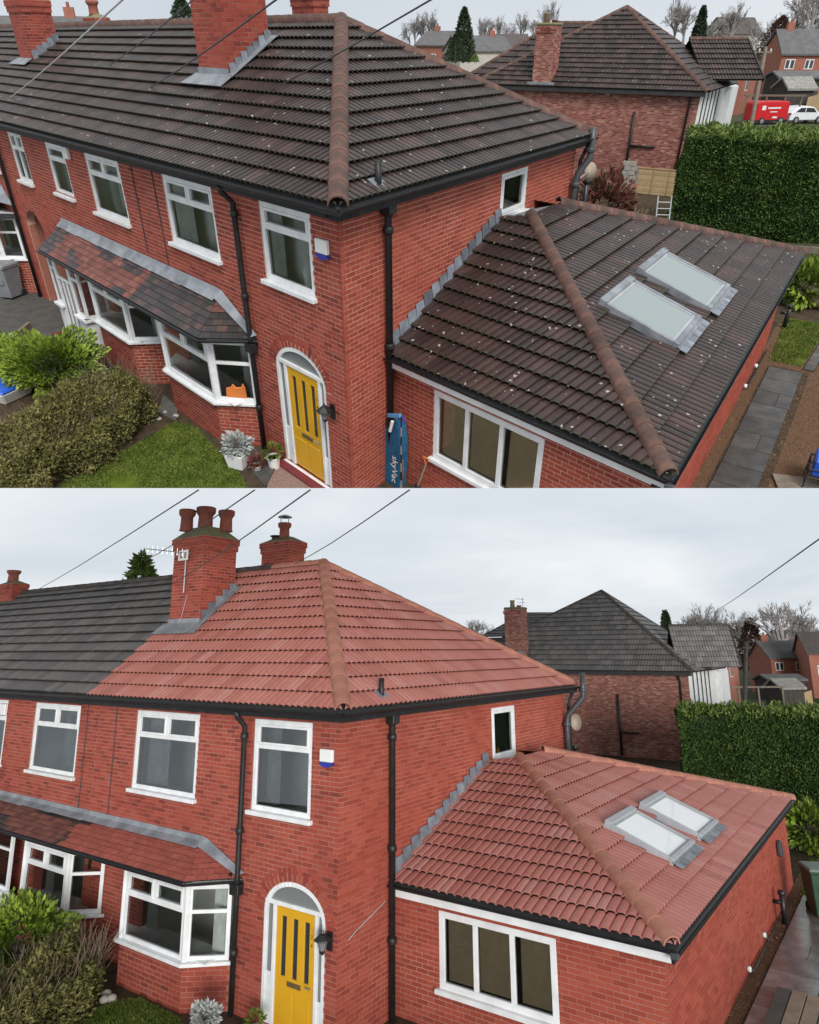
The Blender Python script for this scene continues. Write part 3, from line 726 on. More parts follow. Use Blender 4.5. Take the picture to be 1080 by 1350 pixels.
def chimney(house, bricks, x0, x1, y0, y1, zb, zt, pots, m='brick', mort='mortar_red', flaunch=0.30, over=0.05):
    P = PL.P
    Ff = upright(P(x0, y0, 0), (1, 0, 0)); Fr = upright(P(x1, y0, 0), (PL.q, 1, 0)); k = math.hypot(1, PL.q)
    W, D = x1 - x0, (y1 - y0) * k
    mb = MB(); zc = zt - 0.30
    def ring(z, o): return [P(x0 - o, y0 - o, z), P(x1 + o, y0 - o, z), P(x1 + o, y1 + o, z), P(x0 - o, y1 + o, z)]
    mb.hexa(ring(zb, -0.004) + ring(zc, -0.004)); mb.hexa(ring(zc + .001, 0.026) + ring(zc + 0.149, 0.026)); mb.hexa(ring(zc + 0.15, over) + ring(zt, over))
    ch = mb.build('chimney', mort, house)
    bricks.add(ch, Ff, lay_bricks(0, W, zb, zc, []), m); bricks.add(ch, Fr, lay_bricks(0.0, D, zb, zc, [], 0.11), m)
    for z0, z1, o in ((zc, zc + .15, .03), (zc + .15, zt, over + .004)):
        F2 = upright(P(x0 - o, y0 - o, 0), (1, 0, 0)); F3 = upright(P(x1 + o, y0 - o, 0), (PL.q, 1, 0))
        bricks.add(ch, F2, lay_bricks(0, W + 2 * o, z0, z1, []), m); bricks.add(ch, F3, lay_bricks(0, D + 2 * o, z0, z1, [], .11), m)
    fl = MB(); a, b_ = ring(zt + .001, over - .01), ring(zt + flaunch, -W * 0.22); fl.hexa(a + b_); fl.build('flaunching', 'flaunching', ch)
    for fx, fy, h, r, mm, cowl in pots:
        o = P(x0 + W * fx, y0 + (y1 - y0) * fy, zt + flaunch * 0.75)
        p = MB().lathe(o, [(r * 1.05, 0), (r * .95, h * .1), (r * .88, h * .62), (r * 1.0, h * .68), (r * 1.22, h * .78), (r * 1.25, h * .97), (r * 1.1, h), (r * .8, h), (r * .75, h * .7)], 18).build('chimney_pot', mm, ch, smooth=True)
        if cowl:
            c_ = MB().lathe(o + UP * (h + .16), [(r * 1.35, 0), (r * 1.2, .03), (r * .5, .07), (.02, .085)], 14)
            for i in range(4): c_.tube([o + V((math.cos(i * 1.57) * r, math.sin(i * 1.57) * r, h - .02)), o + V((math.cos(i * 1.57) * r, math.sin(i * 1.57) * r, h + .17))], .012, 5)
            c_.build('cowl', 'steel', p)
    return ch
def stepped_lead(parent, F, line, w=0.24, h=0.17, c=0.012, name='flashing_step'):
    (a0, b0), (a1, b1) = line; n = max(2, int(round(abs(a1 - a0) / w))); da, db = (a1 - a0) / n, (b1 - b0) / n
    for i in range(n):
        x0, y0 = a0 + da * i, b0 + db * i; x1, y1 = x0 + da * 1.10, y0 + db * 1.05; k_ = .02 * PL.rng.random()
        cs_ = [(x0, y0 - .05, .075), (x1, y1 - .05, .062), (x1, y1 + h * .82 + k_, .010), (x0 + da * .05, y1 + h * .74 + k_, .022)]
        MB().hexa([F.p(x, y, c_) for x, y, c_ in cs_] + [F.p(x, y, c_ + .009) for x, y, c_ in cs_]).build(name, 'lead_step', parent)

# ------------------------------------------------------------------ the houses of the terrace
OH, ZE = 0.30, 5.0
def bay(house, bricks, F, xl, xc, xr, by, zb, zt, z0=0.0, curt=True, wall_m='brick', fw=0.075):
    """canted bay: plan (xl-.6,0) (xl,-by) (xc,-by) (xr,0)"""
    P = lambda x, y, z: V((x, y, z))
    plan = [(xl - (xr - xc), 0.0), (xl, -by), (xc, -by), (xr, 0.0)]
    bay_o = MB(); top = zb - 0.03
    bay_o.prism(Frame((0, 0, 0), (1, 0, 0), (0, 1, 0), UP), [(x, y + .004) for x, y in plan], z0, top)
    part = bay_o.build('bay_window', 'mortar' if PL.old else 'mortar_red', house)
    for k in (1, 2):
        (xa, ya), (xb_, yb) = plan[k], plan[k + 1]
        Fk = upright((xa, ya, 0), (xb_ - xa, yb - ya, 0)); L_ = math.hypot(xb_ - xa, yb - ya)
        bricks.add(part, Fk, lay_bricks(0.0, L_, z0, top, [], 0.05 * k), wall_m)
    n_ = 0.10; sl = MB()
    sp = [(plan[0][0] - .05, 0.0), (xl - .05, -by - n_), (xc + .05, -by - n_), (xr + .09, -0.004)]
    sl.prism(Frame((0, 0, 0), (1, 0, 0), (0, 1, 0), UP), sp, top + .001, zb + .03); sl.build('sill', 'upvc', part, bevel=0.008)
    for k in (1, 2):
        (xa, ya), (xb_, yb) = plan[k], plan[k + 1]
        Fk = upright((xa, ya, 0), (xb_ - xa, yb - ya, 0)); L_ = math.hypot(xb_ - xa, yb - ya)
        rows = [(0, .66, [], False), (.66, 1, [0.5] if k == 1 else [], k == 1)]
        window(part, Fk, 0.0 + .03, L_ - .03, zb + .032, zt, rows, fw, 0.0, False, 0.05, name='bay_light')
    for x, y in plan[1:3]: MB().lathe((x, y + .03, zb + .03), [(.055, 0), (.055, zt - zb - .03)], 8).build('corner_post', 'upvc', part)
    MB().prism(Frame((0, 0, 0), (1, 0, 0), (0, 1, 0), UP), [(x, y + .02) for x, y in plan], zt + .001, zt + .12).build('bay_head', 'upvc', part)
    # inside: room behind the opening in the house wall, ledge and curtains
    FI = upright((xl - .1, 0, 0), (1, 0, 0))
    room(FI, 0, xr - xl, z0 + .45, zt, house, 1.3, 0.3)
    MB().box(FI, 0.02, xr - xl - .1, zb + .032, zb + .05, -.2, by - .12).build('window_ledge', 'upvc', part)
    if curt:
        curtain(FI, 0.12, 0.42, zb + .05, zt - .02, -.05, part); curtain(FI, xr - xl - .42, xr - xl - .12, zb + .05, zt - .02, -.05, part)
    return part
W_1 = [(0, .72, [], False), (.72, 1, [], True)]
W_2 = [(0, .70, [], False), (.70, 1, [0.5], True)]

def build_terrace():
    g, q, P = PL.g, PL.q, PL.P; old = PL.old; kq = math.hypot(1, q)
    xb = -6.3 if old else -7.1          # party line between the end house and its neighbour
    xn, xt = -15.35, -27.0              # neighbour's far side, far end of the row
    D, A = g['D'], P(-g['a'], g['b'], g['zr'])
    FW = Frame((0, 0, 0), (1, 0, 0), UP, (0, -1, 0))
    SD = V((q, 1, 0)).normalized(); FS = Frame((0, 0, 0), SD, UP, SD.cross(UP))
    xw, xy = g['xw'] - .2, g['xy']
    FXF = Frame(P(0, xy, 0), (1, 0, 0), UP, (0, -1, 0)); FXS = Frame(P(xw, xy, 0), SD, UP, SD.cross(UP))
    bl, bc, br, by, bt, bb = (g[k] for k in ('bl', 'bc', 'br', 'by', 'bt', 'bb'))
    look = 'old dark mossy brown tiled roof' if old else 'freshly cleaned red tiled roof'
    E = thing('end_terrace_house', 'brick end house with %s and yellow door' % look, 'house', (0, 0, 0))
    Nb = thing('terrace_house', 'brick mid terrace house with white bay window, %s' % ('white porch and arched passage' if old else 'dark grey roof meeting the cleaned red tiles'), 'house', (xb, 0, 0))
    EB, NB, ET, NT = Bricks(), Bricks(), Tiles(), Tiles()
    m_old = 'tile_old' if old else 'tile_grey'
    m_end = 'tile_old' if old else 'tile_clean'; m_ext = 'tile_old_red' if old else 'tile_clean'
    m_rdg = 'ridge_old' if old else 'ridge_clean'

    # --- walls and openings
    door = Hole(g['dl'], FW.hit(*((438, 636) if old else (427, 1300)))[0], 0.05, g['dt'] - .08, 0.50); door.pad = .12
    dW = door.a1 - door.a0
    h1 = Hole(g['w1l'], g['w1r'], g['wb'], g['wt']); h2 = Hole(g['w2l'], g['w2r'], g['wb'], g['wt'])
    hb = Hole(bl - .1, br, bb, bt)
    wl_ = wall_slab('front_wall', FW, xb + .003, -0.07 if old else -.004, 0, 4.92, [door, h1, h2, hb], 'mortar' if old else 'mortar_red', E)
    EB.add(wl_, FW, lay_bricks(xb, 0.0, 0, 4.92, [door, h1, h2, hb]), 'brick')
    hs_ = Hole(g['s0'] * kq, g['s1'] * kq, g['sb'], g['st'])
    ws = wall_slab('side_wall', FS, .07, D * kq, 0, 4.92, [hs_], 'mortar' if old else 'mortar_red', E)
    EB.add(ws, FS, lay_bricks(0.0, D * kq, 0, 4.92, [hs_], 0.11), 'brick_extension')
    hx = Hole(g['x0'], g['x1'], g['xb'], g['xt'])
    xe = (g['xl'] - .2 - xy) * kq
    wx = wall_slab('extension_front_wall', FXF, .002, xw - (.07 if old else .004), 0, g['xz'] - .03, [hx], 'mortar' if old else 'mortar_red', E)
    EB.add(wx, FXF, lay_bricks(0.004, xw, 0, g['xz'] - .03, [hx]), 'brick_extension')
    wx2 = wall_slab('extension_side_wall', FXS, .07, xe, 0, g['xz'] - .03, [], 'mortar_red', E)
    EB.add(wx2, FXS, lay_bricks(0.0, xe, 0, g['xz'] - .03, [], .11), 'brick_extension')
    FXB = Frame(P(xw, g['xl'] - .2, 0), (-1, 0, 0), UP, (0, 1, 0)); wall_slab('extension_back_wall', FXB, .01, xw, 0, g['xz'] - .03, [], 'mortar_red', E, front=-.006)
    for Fa, Fb, a1_, zz, par in ((FW, FS, 0.0, 4.92, wl_), (FXF, FXS, xw, g['xz'] - .03, wx)):
        cf = MB(); cf.box(Fa, a1_ - .08, a1_ - .005, 0, zz, -.018, -.0048); cf.box(Fb, .004, .08, 0, zz, -.016, -.0048); cf.build('corner_mortar', 'mortar_red', par)
    # arch of brick voussoirs over the door
    mid = (door.a0 + door.a1) / 2; n = 21
    for i in range(n):
        t = math.pi * (i + .5) / n; ca, sa = -math.cos(t), math.sin(t); w0, r0 = dW / 2 + .012, door.rise + .012
        nx, ny = ca * r0, sa * w0; l = math.hypot(nx, ny); nx, ny = nx / l, ny / l
        px_, py_ = mid + w0 * ca, door.b1 + r0 * sa; tx, ty = -ny, nx; hw = .034
        MB().prism(FW, [(px_ - tx * hw, py_ - ty * hw), (px_ + nx * .20 - tx * hw * 1.15, py_ + ny * .20 - ty * hw * 1.15), (px_ + nx * .20 + tx * hw * 1.15, py_ + ny * .20 + ty * hw * 1.15), (px_ + tx * hw, py_ + ty * hw)][::-1], -.01, .0075).build('arch_brick', 'brick', wl_)

    # --- front windows
    fr = 'upvc'
    for h, rows in ((h1, W_1), (h2, W_2)):
        w = window(E, FW, h.a0 + .004, h.a1 - .004, h.b0 + .004, h.b1 - .004, rows, 0.085); room(FW, h.a0, h.a1, h.b0, h.b1, E, 0.16 if old else .55, .05, -.20 if old else -.24, a_pad=.02)
        curtain(FW, h.a0 + .08, h.a0 + (.42 if h is h1 else .8), h.b0 + .06, h.b1 - .06, -.14 if old else -.30, w, folds=3)  # second window's wide pale curtain is added to stand for a white reflection
        if h is h1 and old: MB().lathe(FW.p(h.a1 - .32, h.b0 + .05, -.20), [(.05, 0), (.13, .05), (.15, .25), (.10, .42), (.03, .5)], 10).build('ornament', 'white_plastic', w, smooth=True)
    w = window(E, FS, hs_.a0 + .004, hs_.a1 - .004, hs_.b0 + .004, hs_.b1 - .004, [(0, 1, [], True)], 0.07, casement=.06); room(FS, hs_.a0, hs_.a1, hs_.b0, hs_.b1, E, .9)
    MB().lathe(FS.p(hs_.a0 + .45, hs_.b0 + .07, -.16), [(.05, 0), (.08, .03), (.085, .12), (.05, .16)], 10).build('sponge', 'yellow_paint', w, smooth=True)
    w = window(E, FXF, hx.a0 + .004, hx.a1 - .004, hx.b0 + .004, hx.b1 - .001, [(0, 1, [0.31, 0.66], False)], 0.10, c=.012)
    MB().box(FXF, hx.a0 - .1, hx.a1 + .1, hx.b0 - .1, hx.b1 + .05, -1.2, -.6).build('room_lining', 'timber_and_shade_black', E)  # solid black block paints in the room's darkness behind the slats
    bw = hx.a1 - hx.a0
    for x0, x1 in ((.07, .29), (.35, .62), (.70, .93)):
        bm_ = MB(); n = 24
        for i in range(n):
            z = hx.b0 + .13 + (hx.b1 - hx.b0 - .24) * i / n
            bm_.hexa([FXF.p(hx.a0 + bw * a, z + dz + ddz, c) for ddz in (0, .004) for a, dz, c in ((x0, 0, -.060), (x1, 0, -.060), (x1, .026, -.086), (x0, .026, -.086))])
        bm_.build('venetian_blind', 'blind', w)

    # --- front door
    dr = MB(); sl_ = 0.16 * dW
    dz = door.b1 + .10
    # white frame: jambs, transom, arched head
    dr.box(FW, door.a0, door.a0 + .07, .05, door.b1, -.12, -.004); dr.box(FW, door.a1 - .07, door.a1, .05, door.b1, -.12, -.004)
    nA = 22
    for i in range(nA):
        t0, t1 = math.pi * i / nA, math.pi * (i + 1) / nA
        o0, o1, i0, i1 = [(mid - (dW / 2 - e_) * math.cos(t), door.b1 + (door.rise - e_) * math.sin(t)) for e_ in (0, .075) for t in (t0, t1)]
        dr.prism(FW, [o0, i0, i1, o1], -.12, -.004)
    da0, da1 = door.a0 + .20 * dW, door.a1 - .165 * dW
    dr.box(FW, da0 - .07, da0, .05, dz, -.12, -.006); dr.box(FW, da1, da1 + .06, .05, dz, -.12, -.006); dr.box(FW, door.a0 + .02, door.a1 - .02, dz, dz + .065, -.12, -.002)
    dr.box(FW, door.a0 + .07, da0 - .07, .05, .80, -.10, -.03); dr.box(FW, da1 + .06, door.a1 - .07, .05, .62, -.10, -.03)
    dr.box(FW, door.a0 - .02, door.a1 + .02, -.02, .05, -.12, .06)
    fd = dr.build('door_frame', 'upvc', E, bevel=.004)
    pane(FW, door.a0 + .07, da0 - .07, .80, door.b1 + .08, -.05, fd, 'frosted'); pane(FW, da1 + .06, door.a1 - .07, .62, door.b1 + .08, -.05, fd, 'frosted')
    fan = [(mid - (dW / 2 - .06) * math.cos(math.pi * i / nA), door.b1 + (door.rise - .06) * math.sin(math.pi * i / nA)) for i in range(nA + 1)]
    MB().poly(*[FW.p(a, max(b_, dz + .02), -.05) for a, b_ in fan]).build('fanlight', 'frosted', fd)
    ly = MB(); w_ = da1 - da0 - .012; x0 = da0 + .006
    gl = [(.13, .26), (.43, .56), (.73, .86)]; gz0, gz1 = .42, .92; H = dz - .075
    xs = [0] + [v_ for p_ in gl for v_ in p_] + [1]
    for i in range(0, len(xs), 2): ly.box(FW, x0 + w_ * xs[i], x0 + w_ * xs[i + 1], .07 + H * gz0, .07 + H * gz1, -.085, -.03)
    ly.box(FW, x0, x0 + w_, .07, .07 + H * gz0, -.085, -.03); ly.box(FW, x0, x0 + w_, .07 + H * gz1, .07 + H, -.085, -.03)
    leaf = ly.build('front_door', 'yellow_paint', E, bevel=.004)
    for a, b_ in gl: pane(FW, x0 + w_ * a, x0 + w_ * b_, .07 + H * gz0, .07 + H * gz1, -.055, leaf, 'car_glass')
    for a, b_ in ((.10, .47), (.53, .90)):
        pm = MB(); pm.box(FW, x0 + w_ * a, x0 + w_ * b_, .07 + H * .05, .07 + H * .31, -.03, -.018); pm.build('door_panel', 'yellow_paint', leaf, bevel=.006)
    MB().box(FW, x0 + w_ * .33, x0 + w_ * .68, .07 + H * .355, .07 + H * .395, -.03, -.012).build('letter_plate', 'brass', leaf, bevel=.004)
    MB().tube([FW.p(x0 + w_ * .93, .07 + H * .40, -.03), FW.p(x0 + w_ * .93, .07 + H * .40, .02), FW.p(x0 + w_ * .82, .07 + H * .405, .02)], .011, 6).build('handle', 'steel', leaf)
    for tx_, zf in (('2', .80), ('4', .73)): lettering(tx_, Frame(FW.p(x0 + w_ * .90, .07 + H * zf, -.029), FW.u, FW.v, FW.n), .075, .006, 'black_plastic', leaf, 'numeral')
    MB().box(FW, door.a0 - .05, door.a1 + .05, -.02, .048, .061, .22).build('doorstep', 'red_step', E)
    room(FW, door.a0, door.a1, .05, door.b1 + .5, E, .8, .02)

    # --- wall fittings
    if old: a_, b_ = FW.hit(428, 329)
    else: a_, b_ = FW.hit(433, 1000)
    al = MB(); al.box(FW, a_ - .14, a_ + .14, b_ - .05, b_ + .15, .006, .075); al = al.build('alarm_box', 'white_plastic', E, bevel=.012)
    MB().prism(FW, [(a_ - .135, b_ - .052), (a_ - .135, b_ - .10), (a_, b_ - .14), (a_ + .135, b_ - .10), (a_ + .135, b_ - .052)], .008, .072).build('alarm_light', 'alarm_blue', al)
    a_, b_ = FW.hit(440, 542) if old else FW.hit(436, 1240)
    lm = MB(); lm.box(FW, a_ - .05, a_ + .05, b_ - .13, b_ + .13, .006, .04); o = FW.p(a_ - .02, b_, .17)
    lm.tube([FW.p(a_, b_ + .02, .04), FW.p(a_ - .01, b_ + .10, .12), FW.p(a_ - .02, b_ + .08, .17)], .014, 6)
    lamp = lm.build('wall_lamp', 'black_plastic', E)
    MB().lathe(o, [(.03, -.10), (.05, -.085), (.085, .05)], 6).build('lantern_glass', 'frosted', lamp)
    MB().lathe(o, [(.14, .05), (.13, .07), (.06, .13), (.025, .15), (.012, .19)], 6).build('lantern_roof', 'black_plastic', lamp)
    MB().lathe(o, [(.02, -.15), (.045, -.12), (.05, -.085)], 6).build('lantern_base', 'black_plastic', lamp)
    for pxs in (((172, 215), (190, 330)), ((200, 225), (214, 345))) if old else (((117, 932), (128, 1078)), ((155, 935), (165, 1085))):
        a_ = FW.hit(*pxs[0])[0]; bt_ = FW.hit(*pxs[1])[1]
        MB().tube([FW.p(a_, 4.86, .014), FW.p(a_ + .01, 3.6, .014), FW.p(a_, bt_, .014)], .010, 5).build('wall_cable', 'wire', E if a_ > xb else Nb)
    # drain pipe on the front wall
    dx = -2.70 if old else br + .17
    pipe(E, [FW.p(dx - .02, 4.90, .30), FW.p(dx - .02, 4.80, .26), FW.p(dx, 4.62, .09), FW.p(dx, bt + .25, .09), FW.p(dx, .03, .09)], .048, collars=[(FW.p(dx, z, .09), UP) for z in (4.45, bt + .9, bt - .02, .95)])
    MB().box(FW, dx - .11, dx + .11, bt - .12, bt + .06, .03, .17).build('hopper', 'cast_iron', E, bevel=.01)
    MB().tube([FW.p(br + .02, bt + .20, .12), FW.p(br + .05, bt + .05, .14), FW.p(dx - .05, bt + .0, .12)], .035, 8).build('swan_neck', 'cast_iron', E, smooth=True)
    # drain pipe on the side wall
    ya = xy * kq - .22
    pipe(E, [FS.p(ya, 4.88, .22), FS.p(ya, 4.74, .10), FS.p(ya, .03, .10)], .056, collars=[(FS.p(ya, z, .10), UP) for z in (4.70, 4.45, 2.62, 1.2)])
    MB().box(FS, ya - .10, ya + .10, 4.68, 4.86, .02, .20).build('hopper', 'cast_iron', E, bevel=.012)
    if not old: MB().tube([FS.p(.25, 1.50, .012), FS.p(.45, 1.58, .012), FS.p(ya - .08, 1.80, .012)], .008, 5).build('wall_cable', 'wire_pale', E)
    # soil stack at the back corner
    sy = D * kq - .18
    if old: top = PL.pt(783, 168, PL.project(FS.p(sy, 5, .3))[2])
    else: top = PL.pt(767, 887, PL.project(FS.p(sy, 5, .3))[2])
    pipe(E, [FS.p(sy, 2.2, .13), FS.p(sy, 4.05, .13), FS.p(sy + .03, 4.25, .16), top - UP * .62, top - UP * .42, top], .075, 'grey_plastic', 'soil_vent_pipe', [(FS.p(sy, 4.02, .13), UP), (top - UP * .45, UP)])
    pipe(E, [FS.p(sy + .22, 4.86, .26), FS.p(sy + .2, 4.5, .12), FS.p(sy + .2, 2.2, .12)], .045, 'cast_iron')
    gp = PL.pt(774, 239, 17.5) if old else PL.pt(758, 985, 19.0)
    pipe(E, [gp - UP * 1.2, gp], .07, 'black_plastic', 'vent_stub', [(gp, UP)])
    dp = PL.pt(776, 226, 17.6) if old else PL.pt(757, 952, 19.0); ax_ = (PL.C - dp).normalized() + PL.hr * .9
    ds = MB().lathe(dp, [(.22, .08), (.215, .055), (.15, .015), (.0, 0.0)], 20, ax_).build('satellite_dish', 'dish', E, smooth=True)
    MB().tube([dp - PL.hf * .05, FS.p(sy + .1, FS.ab(dp)[1], .02)], .02, 6).build('bracket', 'steel', ds)

    # --- main roof
    sl = math.hypot(g['b'] + OH, g['zr'] - ZE); vF = V((0, g['b'] + OH, g['zr'] - ZE)).normalized()
    RF = Frame(P(0, -OH, ZE) + V((0, 0, 0)), (1, 0, 0), vF, V((1, 0, 0)).cross(vF))
    ab = RF.ab
    e0, a_pt = ab(P(OH, -OH, ZE)), ab(A)
    hgt = a_pt[1]; ROWS = 13; tl = hgt / ROWS; tw = 0.29
    ch_a, ch_b = ab(P(g['k0'], g['ky'], 0))[0], (g['ky'] + OH) / vF.y
    y1c = (FWy(RF, (355, 58)) if old else FWy(RF, (312, 782)))
    cy1 = g['ky'] + max(.55, min(1.2, y1c - g['ky']))
    holes = [(g['k0'] + q * g['ky'] - P(0, -OH, 0).x + .05, g['k1'] + q * g['ky'] - P(0, -OH, 0).x - .05, (g['ky'] + OH) / vF.y + .1, (cy1 + OH) / vF.y)]
    bx_ = ab(P(xb, -OH, ZE))[0]; bn = ab(P(xn, -OH, ZE))[0]; bf = ab(P(xt, -OH, ZE))[0]
    up0 = lambda F, poly, nm, par: MB().poly(*[F.p(a, b, -.012) for a, b in poly]).build(nm, 'timber_and_shade_black', par)
    pe = [(bx_, 0), (e0[0], 0), a_pt, (bx_, hgt)]
    rE = up0(RF, pe, 'roof', E); ET.add(rE, RF, pe, tw, tl, lambda a, b: m_end, holes=holes)
    FSs = Frame(P(OH, -OH, ZE), SD, (A - P(OH, -OH, ZE)) - SD * (A - P(OH, -OH, ZE)).dot(SD), (1, 0, 1)); FSs.n = FSs.u.cross(FSs.v)
    e2, a2 = FSs.ab(P(OH, D + OH, ZE)), FSs.ab(A); ps = [(0, 0), (e2[0], 0), a2]
    up0(FSs, ps, 'roof_lining', rE); ET.add(rE, FSs, ps, tw, a2[1] / ROWS, lambda a, b: m_end)
    MB().poly(P(OH, D + OH, ZE), P(xb, D + OH, ZE), P(xb, g['b'], g['zr'] - .01), A - UP * .01).build('rear_slope', m_end, rE)
    pn = [(bn, 0), (bx_, 0), (bx_, hgt), (bn, hgt)]
    rN = up0(RF, pn, 'roof', Nb); NT.add(rN, RF, pn, tw, tl, lambda a, b: m_old)
    MB().poly(P(xb, D + OH, ZE), P(xn, D + OH, ZE), P(xn, g['b'], g['zr'] - .01), P(xb, g['b'], g['zr'] - .01)).build('rear_slope', m_old, rN)
    upE = (RF.n + FSs.n).normalized(); upR = UP
    ridge_run(rE, P(OH, -OH, ZE) + upE * .055 + (A - P(OH, -OH, ZE)).normalized() * .03, A + upE * .05, m_rdg, upE, .135, .43, 'hip_tile')
    ridge_run(rE, P(OH, D + OH, ZE) + UP * .03, A + UP * .02, m_rdg, (FSs.n + UP).normalized(), .13, .43, 'hip_tile')
    xk = g['k1'] + .6
    ridge_run(rE, A + UP * .03, P(xb if old else xk, g['b'], g['zr'] + .03), m_rdg, UP, .13, .45)
    if not old: ridge_run(rE, P(xk, g['b'], g['zr'] + .03), P(xb, g['b'], g['zr'] + .03), 'ridge_grey', UP, .13, .45)
    ridge_run(rN, P(xb, g['b'], g['zr'] + .03), P(xn, g['b'], g['zr'] + .03), 'ridge_old' if old else 'ridge_grey', UP, .13, .45)
    # eaves: soffit board, fascia, gutter
    for par, x0, x1 in ((E, xb, OH), (Nb, xn, xb)):
        ev = MB(); Fz = Frame((0, -OH, 0), (1, 0, 0), UP, (0, -1, 0)); x0q, x1q = x0 - q * OH + .004, x1 - q * OH - (.03 if par is E else 0)
        ev.box(Fz, x0q, x1q, 4.83, 4.975, -.045, -.02); ev.box(Fz, x0q, x1q - .05, 4.845, 4.87, -OH, -.046)
        ev.build('fascia', 'fascia_worn', par); gutter(par, (x0q, -OH - .045, 4.985), (x1q + .06, -OH - .045, 4.985), (0, -1, 0))
    Fz = Frame(P(OH, -OH, 0), SD, UP, SD.cross(UP)); ev = MB(); Ls = (D + 2 * OH) * kq
    ev.box(Fz, .0, Ls, 4.83, 4.975, -.045, -.02); ev.box(Fz, .05, Ls, 4.845, 4.87, -OH, -.046); ev.build('fascia', 'fascia_worn', E)
    gutter(E, Fz.p(-.06, 4.985, .045), Fz.p(Ls, 4.985, .045), Fz.n)
    # vent pipe through the side slope
    a_, b_ = FSs.hit(499, 247) if old else FSs.hit(503, 920)
    o = FSs.p(a_, b_, 0); vp = MB().tube([o - UP * .1, o + UP * .34], .05, 10).build('roof_vent', 'cast_iron', E, smooth=True)
    MB().prism(Frame(o + FSs.n * .05, FSs.u, FSs.v, FSs.n), [(-.16, -.14), (.16, -.14), (.13, .14), (-.13, .14)], 0, .012).build('lead_slate', 'lead', vp)

    # --- chimneys
    zc = lambda y: ZE + (g['zr'] - ZE) * (y + OH) / (g['b'] + OH)
    ztop = 8.72 if not old else 8.0
    c1 = chimney(E, EB, g['k0'], g['k1'], g['ky'], cy1, zc(g['ky']) - .1, ztop, [(.18, .15, .55, .17, 'clay_pot', False), (.48, .45, .62, .20, 'clay_pot', False), (.80, .80, .55, .17, 'clay_pot', False)])
    FC = upright(P(g['k0'], g['ky'], 0), (1, 0, 0)); FCr = upright(P(g['k1'], g['ky'], 0), (q, 1, 0)); wch = g['k1'] - g['k0']
    ap = MB(); ra = RF.ab(P(g['k0'], g['ky'], zc(g['ky']))); RL = Frame(RF.p(ra[0], ra[1], .105), RF.u, RF.v, RF.n)
    ap.prism(RL, [(-.22, -.34), (wch + .26, -.34), (wch + .20, .03), (-.12, .03)], 0, .012); ap.box(FC, -.02, wch + .02, zc(g['ky']) + .02, zc(g['ky']) + .22, .006, .02)
    ap.build('lead_apron', 'lead', c1)
    k2 = (cy1 - g['ky']) * kq
    stepped_lead(c1, FCr, ((0, zc(g['ky']) + .10), (k2, zc(cy1) + .10)), .19, .16)
    MB().prism(RL, [(wch - .02, .03), (wch + .22, -.02), (wch + .22 + (q * (cy1 - g['ky'])), (cy1 - g['ky']) / vF.y + .12), (wch + (q * (cy1 - g['ky'])) - .05, (cy1 - g['ky']) / vF.y + .12)], .0, .012).build('lead_soaker', 'lead', c1)
    if not old:
        t0 = FC.p(.42, 8.36, .18); ae = MB(); ae.tube([FC.p(.62, 7.35, .10), FC.p(.62, 8.42, .10)], .022, 6); ae.tube([FC.p(-.75, 8.52, .30), FC.p(.75, 8.30, .10)], .014, 5)
        for i in range(8): p_ = FC.p(-.7 + i * .17, 8.515 - i * .025, .29 - i * .023); ae.tube([p_ - UP * .09, p_ + UP * .09], .006, 4)
        ae = ae.build('aerial', 'steel', c1)
        rf = MB(); F2 = upright(FC.p(.36, 8.14, .12), (1, 0, -.1)); rf.box(F2, 0, .36, 0, .05, 0, .02); rf.box(F2, 0, .36, .20, .25, 0, .02); rf.box(F2, 0, .05, .05, .20, 0, .02); rf.box(F2, .31, .36, .05, .20, 0, .02); rf.box(F2, .15, .21, .05, .20, 0, .02)
        rf.build('reflector', 'white_plastic', ae)
        MB().tube([FC.p(.66, 7.30, .03), FC.p(.50, 6.8, .02), FC.p(.38, zc(g['ky']) + .1, .02)], .008, 5).build('aerial_cable', 'wire_pale', c1)
    # chimney on the back slope
    if old: p0 = PL.pt(385, 12, 18.5); wR = 1.0
    else: p0 = PL.pt(345, 735, 19.0); wR = 1.05
    xr0 = p0.x - q * p0.y
    chimney(E, EB, xr0, xr0 + wR, p0.y, p0.y + .6, g['zr'] - 1.0, (PL.pt(373, 716, 19.0).z if not old else PL.pt(400, -8, 18.5).z), [(.52, .5, .45, .15, 'clay_pot', True), (.22, .5, .12, .14, 'black_plastic', False)], flaunch=.16)

    # --- extension roof
    Fp0, Fp1, Fp2, T = P(0, xy - .2, g['xz']), P(g['xw'], xy - .2, g['xz']), P(g['xw'], g['xl'], g['xz']), P(g['tx'], g['ty'], g['tz'])
    vE = T - Fp0; vE = (vE - V((1, 0, 0)) * vE.x).normalized()
    XF = Frame(Fp0, (1, 0, 0), vE, V((1, 0, 0)).cross(vE)); tB = XF.ab(T)
    # left edge follows the house side wall
    zt_ = tB[1]; yt = xy - .2 + vE.y * zt_; wall_x = q * (yt - (xy - .2))
    zw = zt_ * .93; wall_w = q * vE.y * zw; pf = [(0, 0), (XF.ab(Fp1)[0], 0), tB, (wall_w, zw)]
    xr_ = up0(XF, pf, 'extension_roof', E); XR = 12
    ET.add(xr_, XF, pf, .30, zt_ / XR, lambda a, b: m_ext)
    vR = T - Fp1; vR = (vR - SD * vR.dot(SD)).normalized(); XS = Frame(Fp1, SD, vR, SD.cross(vR))
    tS = XS.ab(T); e2 = XS.ab(Fp2); t2 = XS.hit(737, 270) if old else XS.hit(718, 993)
    t2 = (t2[0], tS[1]); psd = [(0, 0), (e2[0], 0), t2, tS]
    up0(XS, psd, 'roof_lining', xr_)
    sk = []
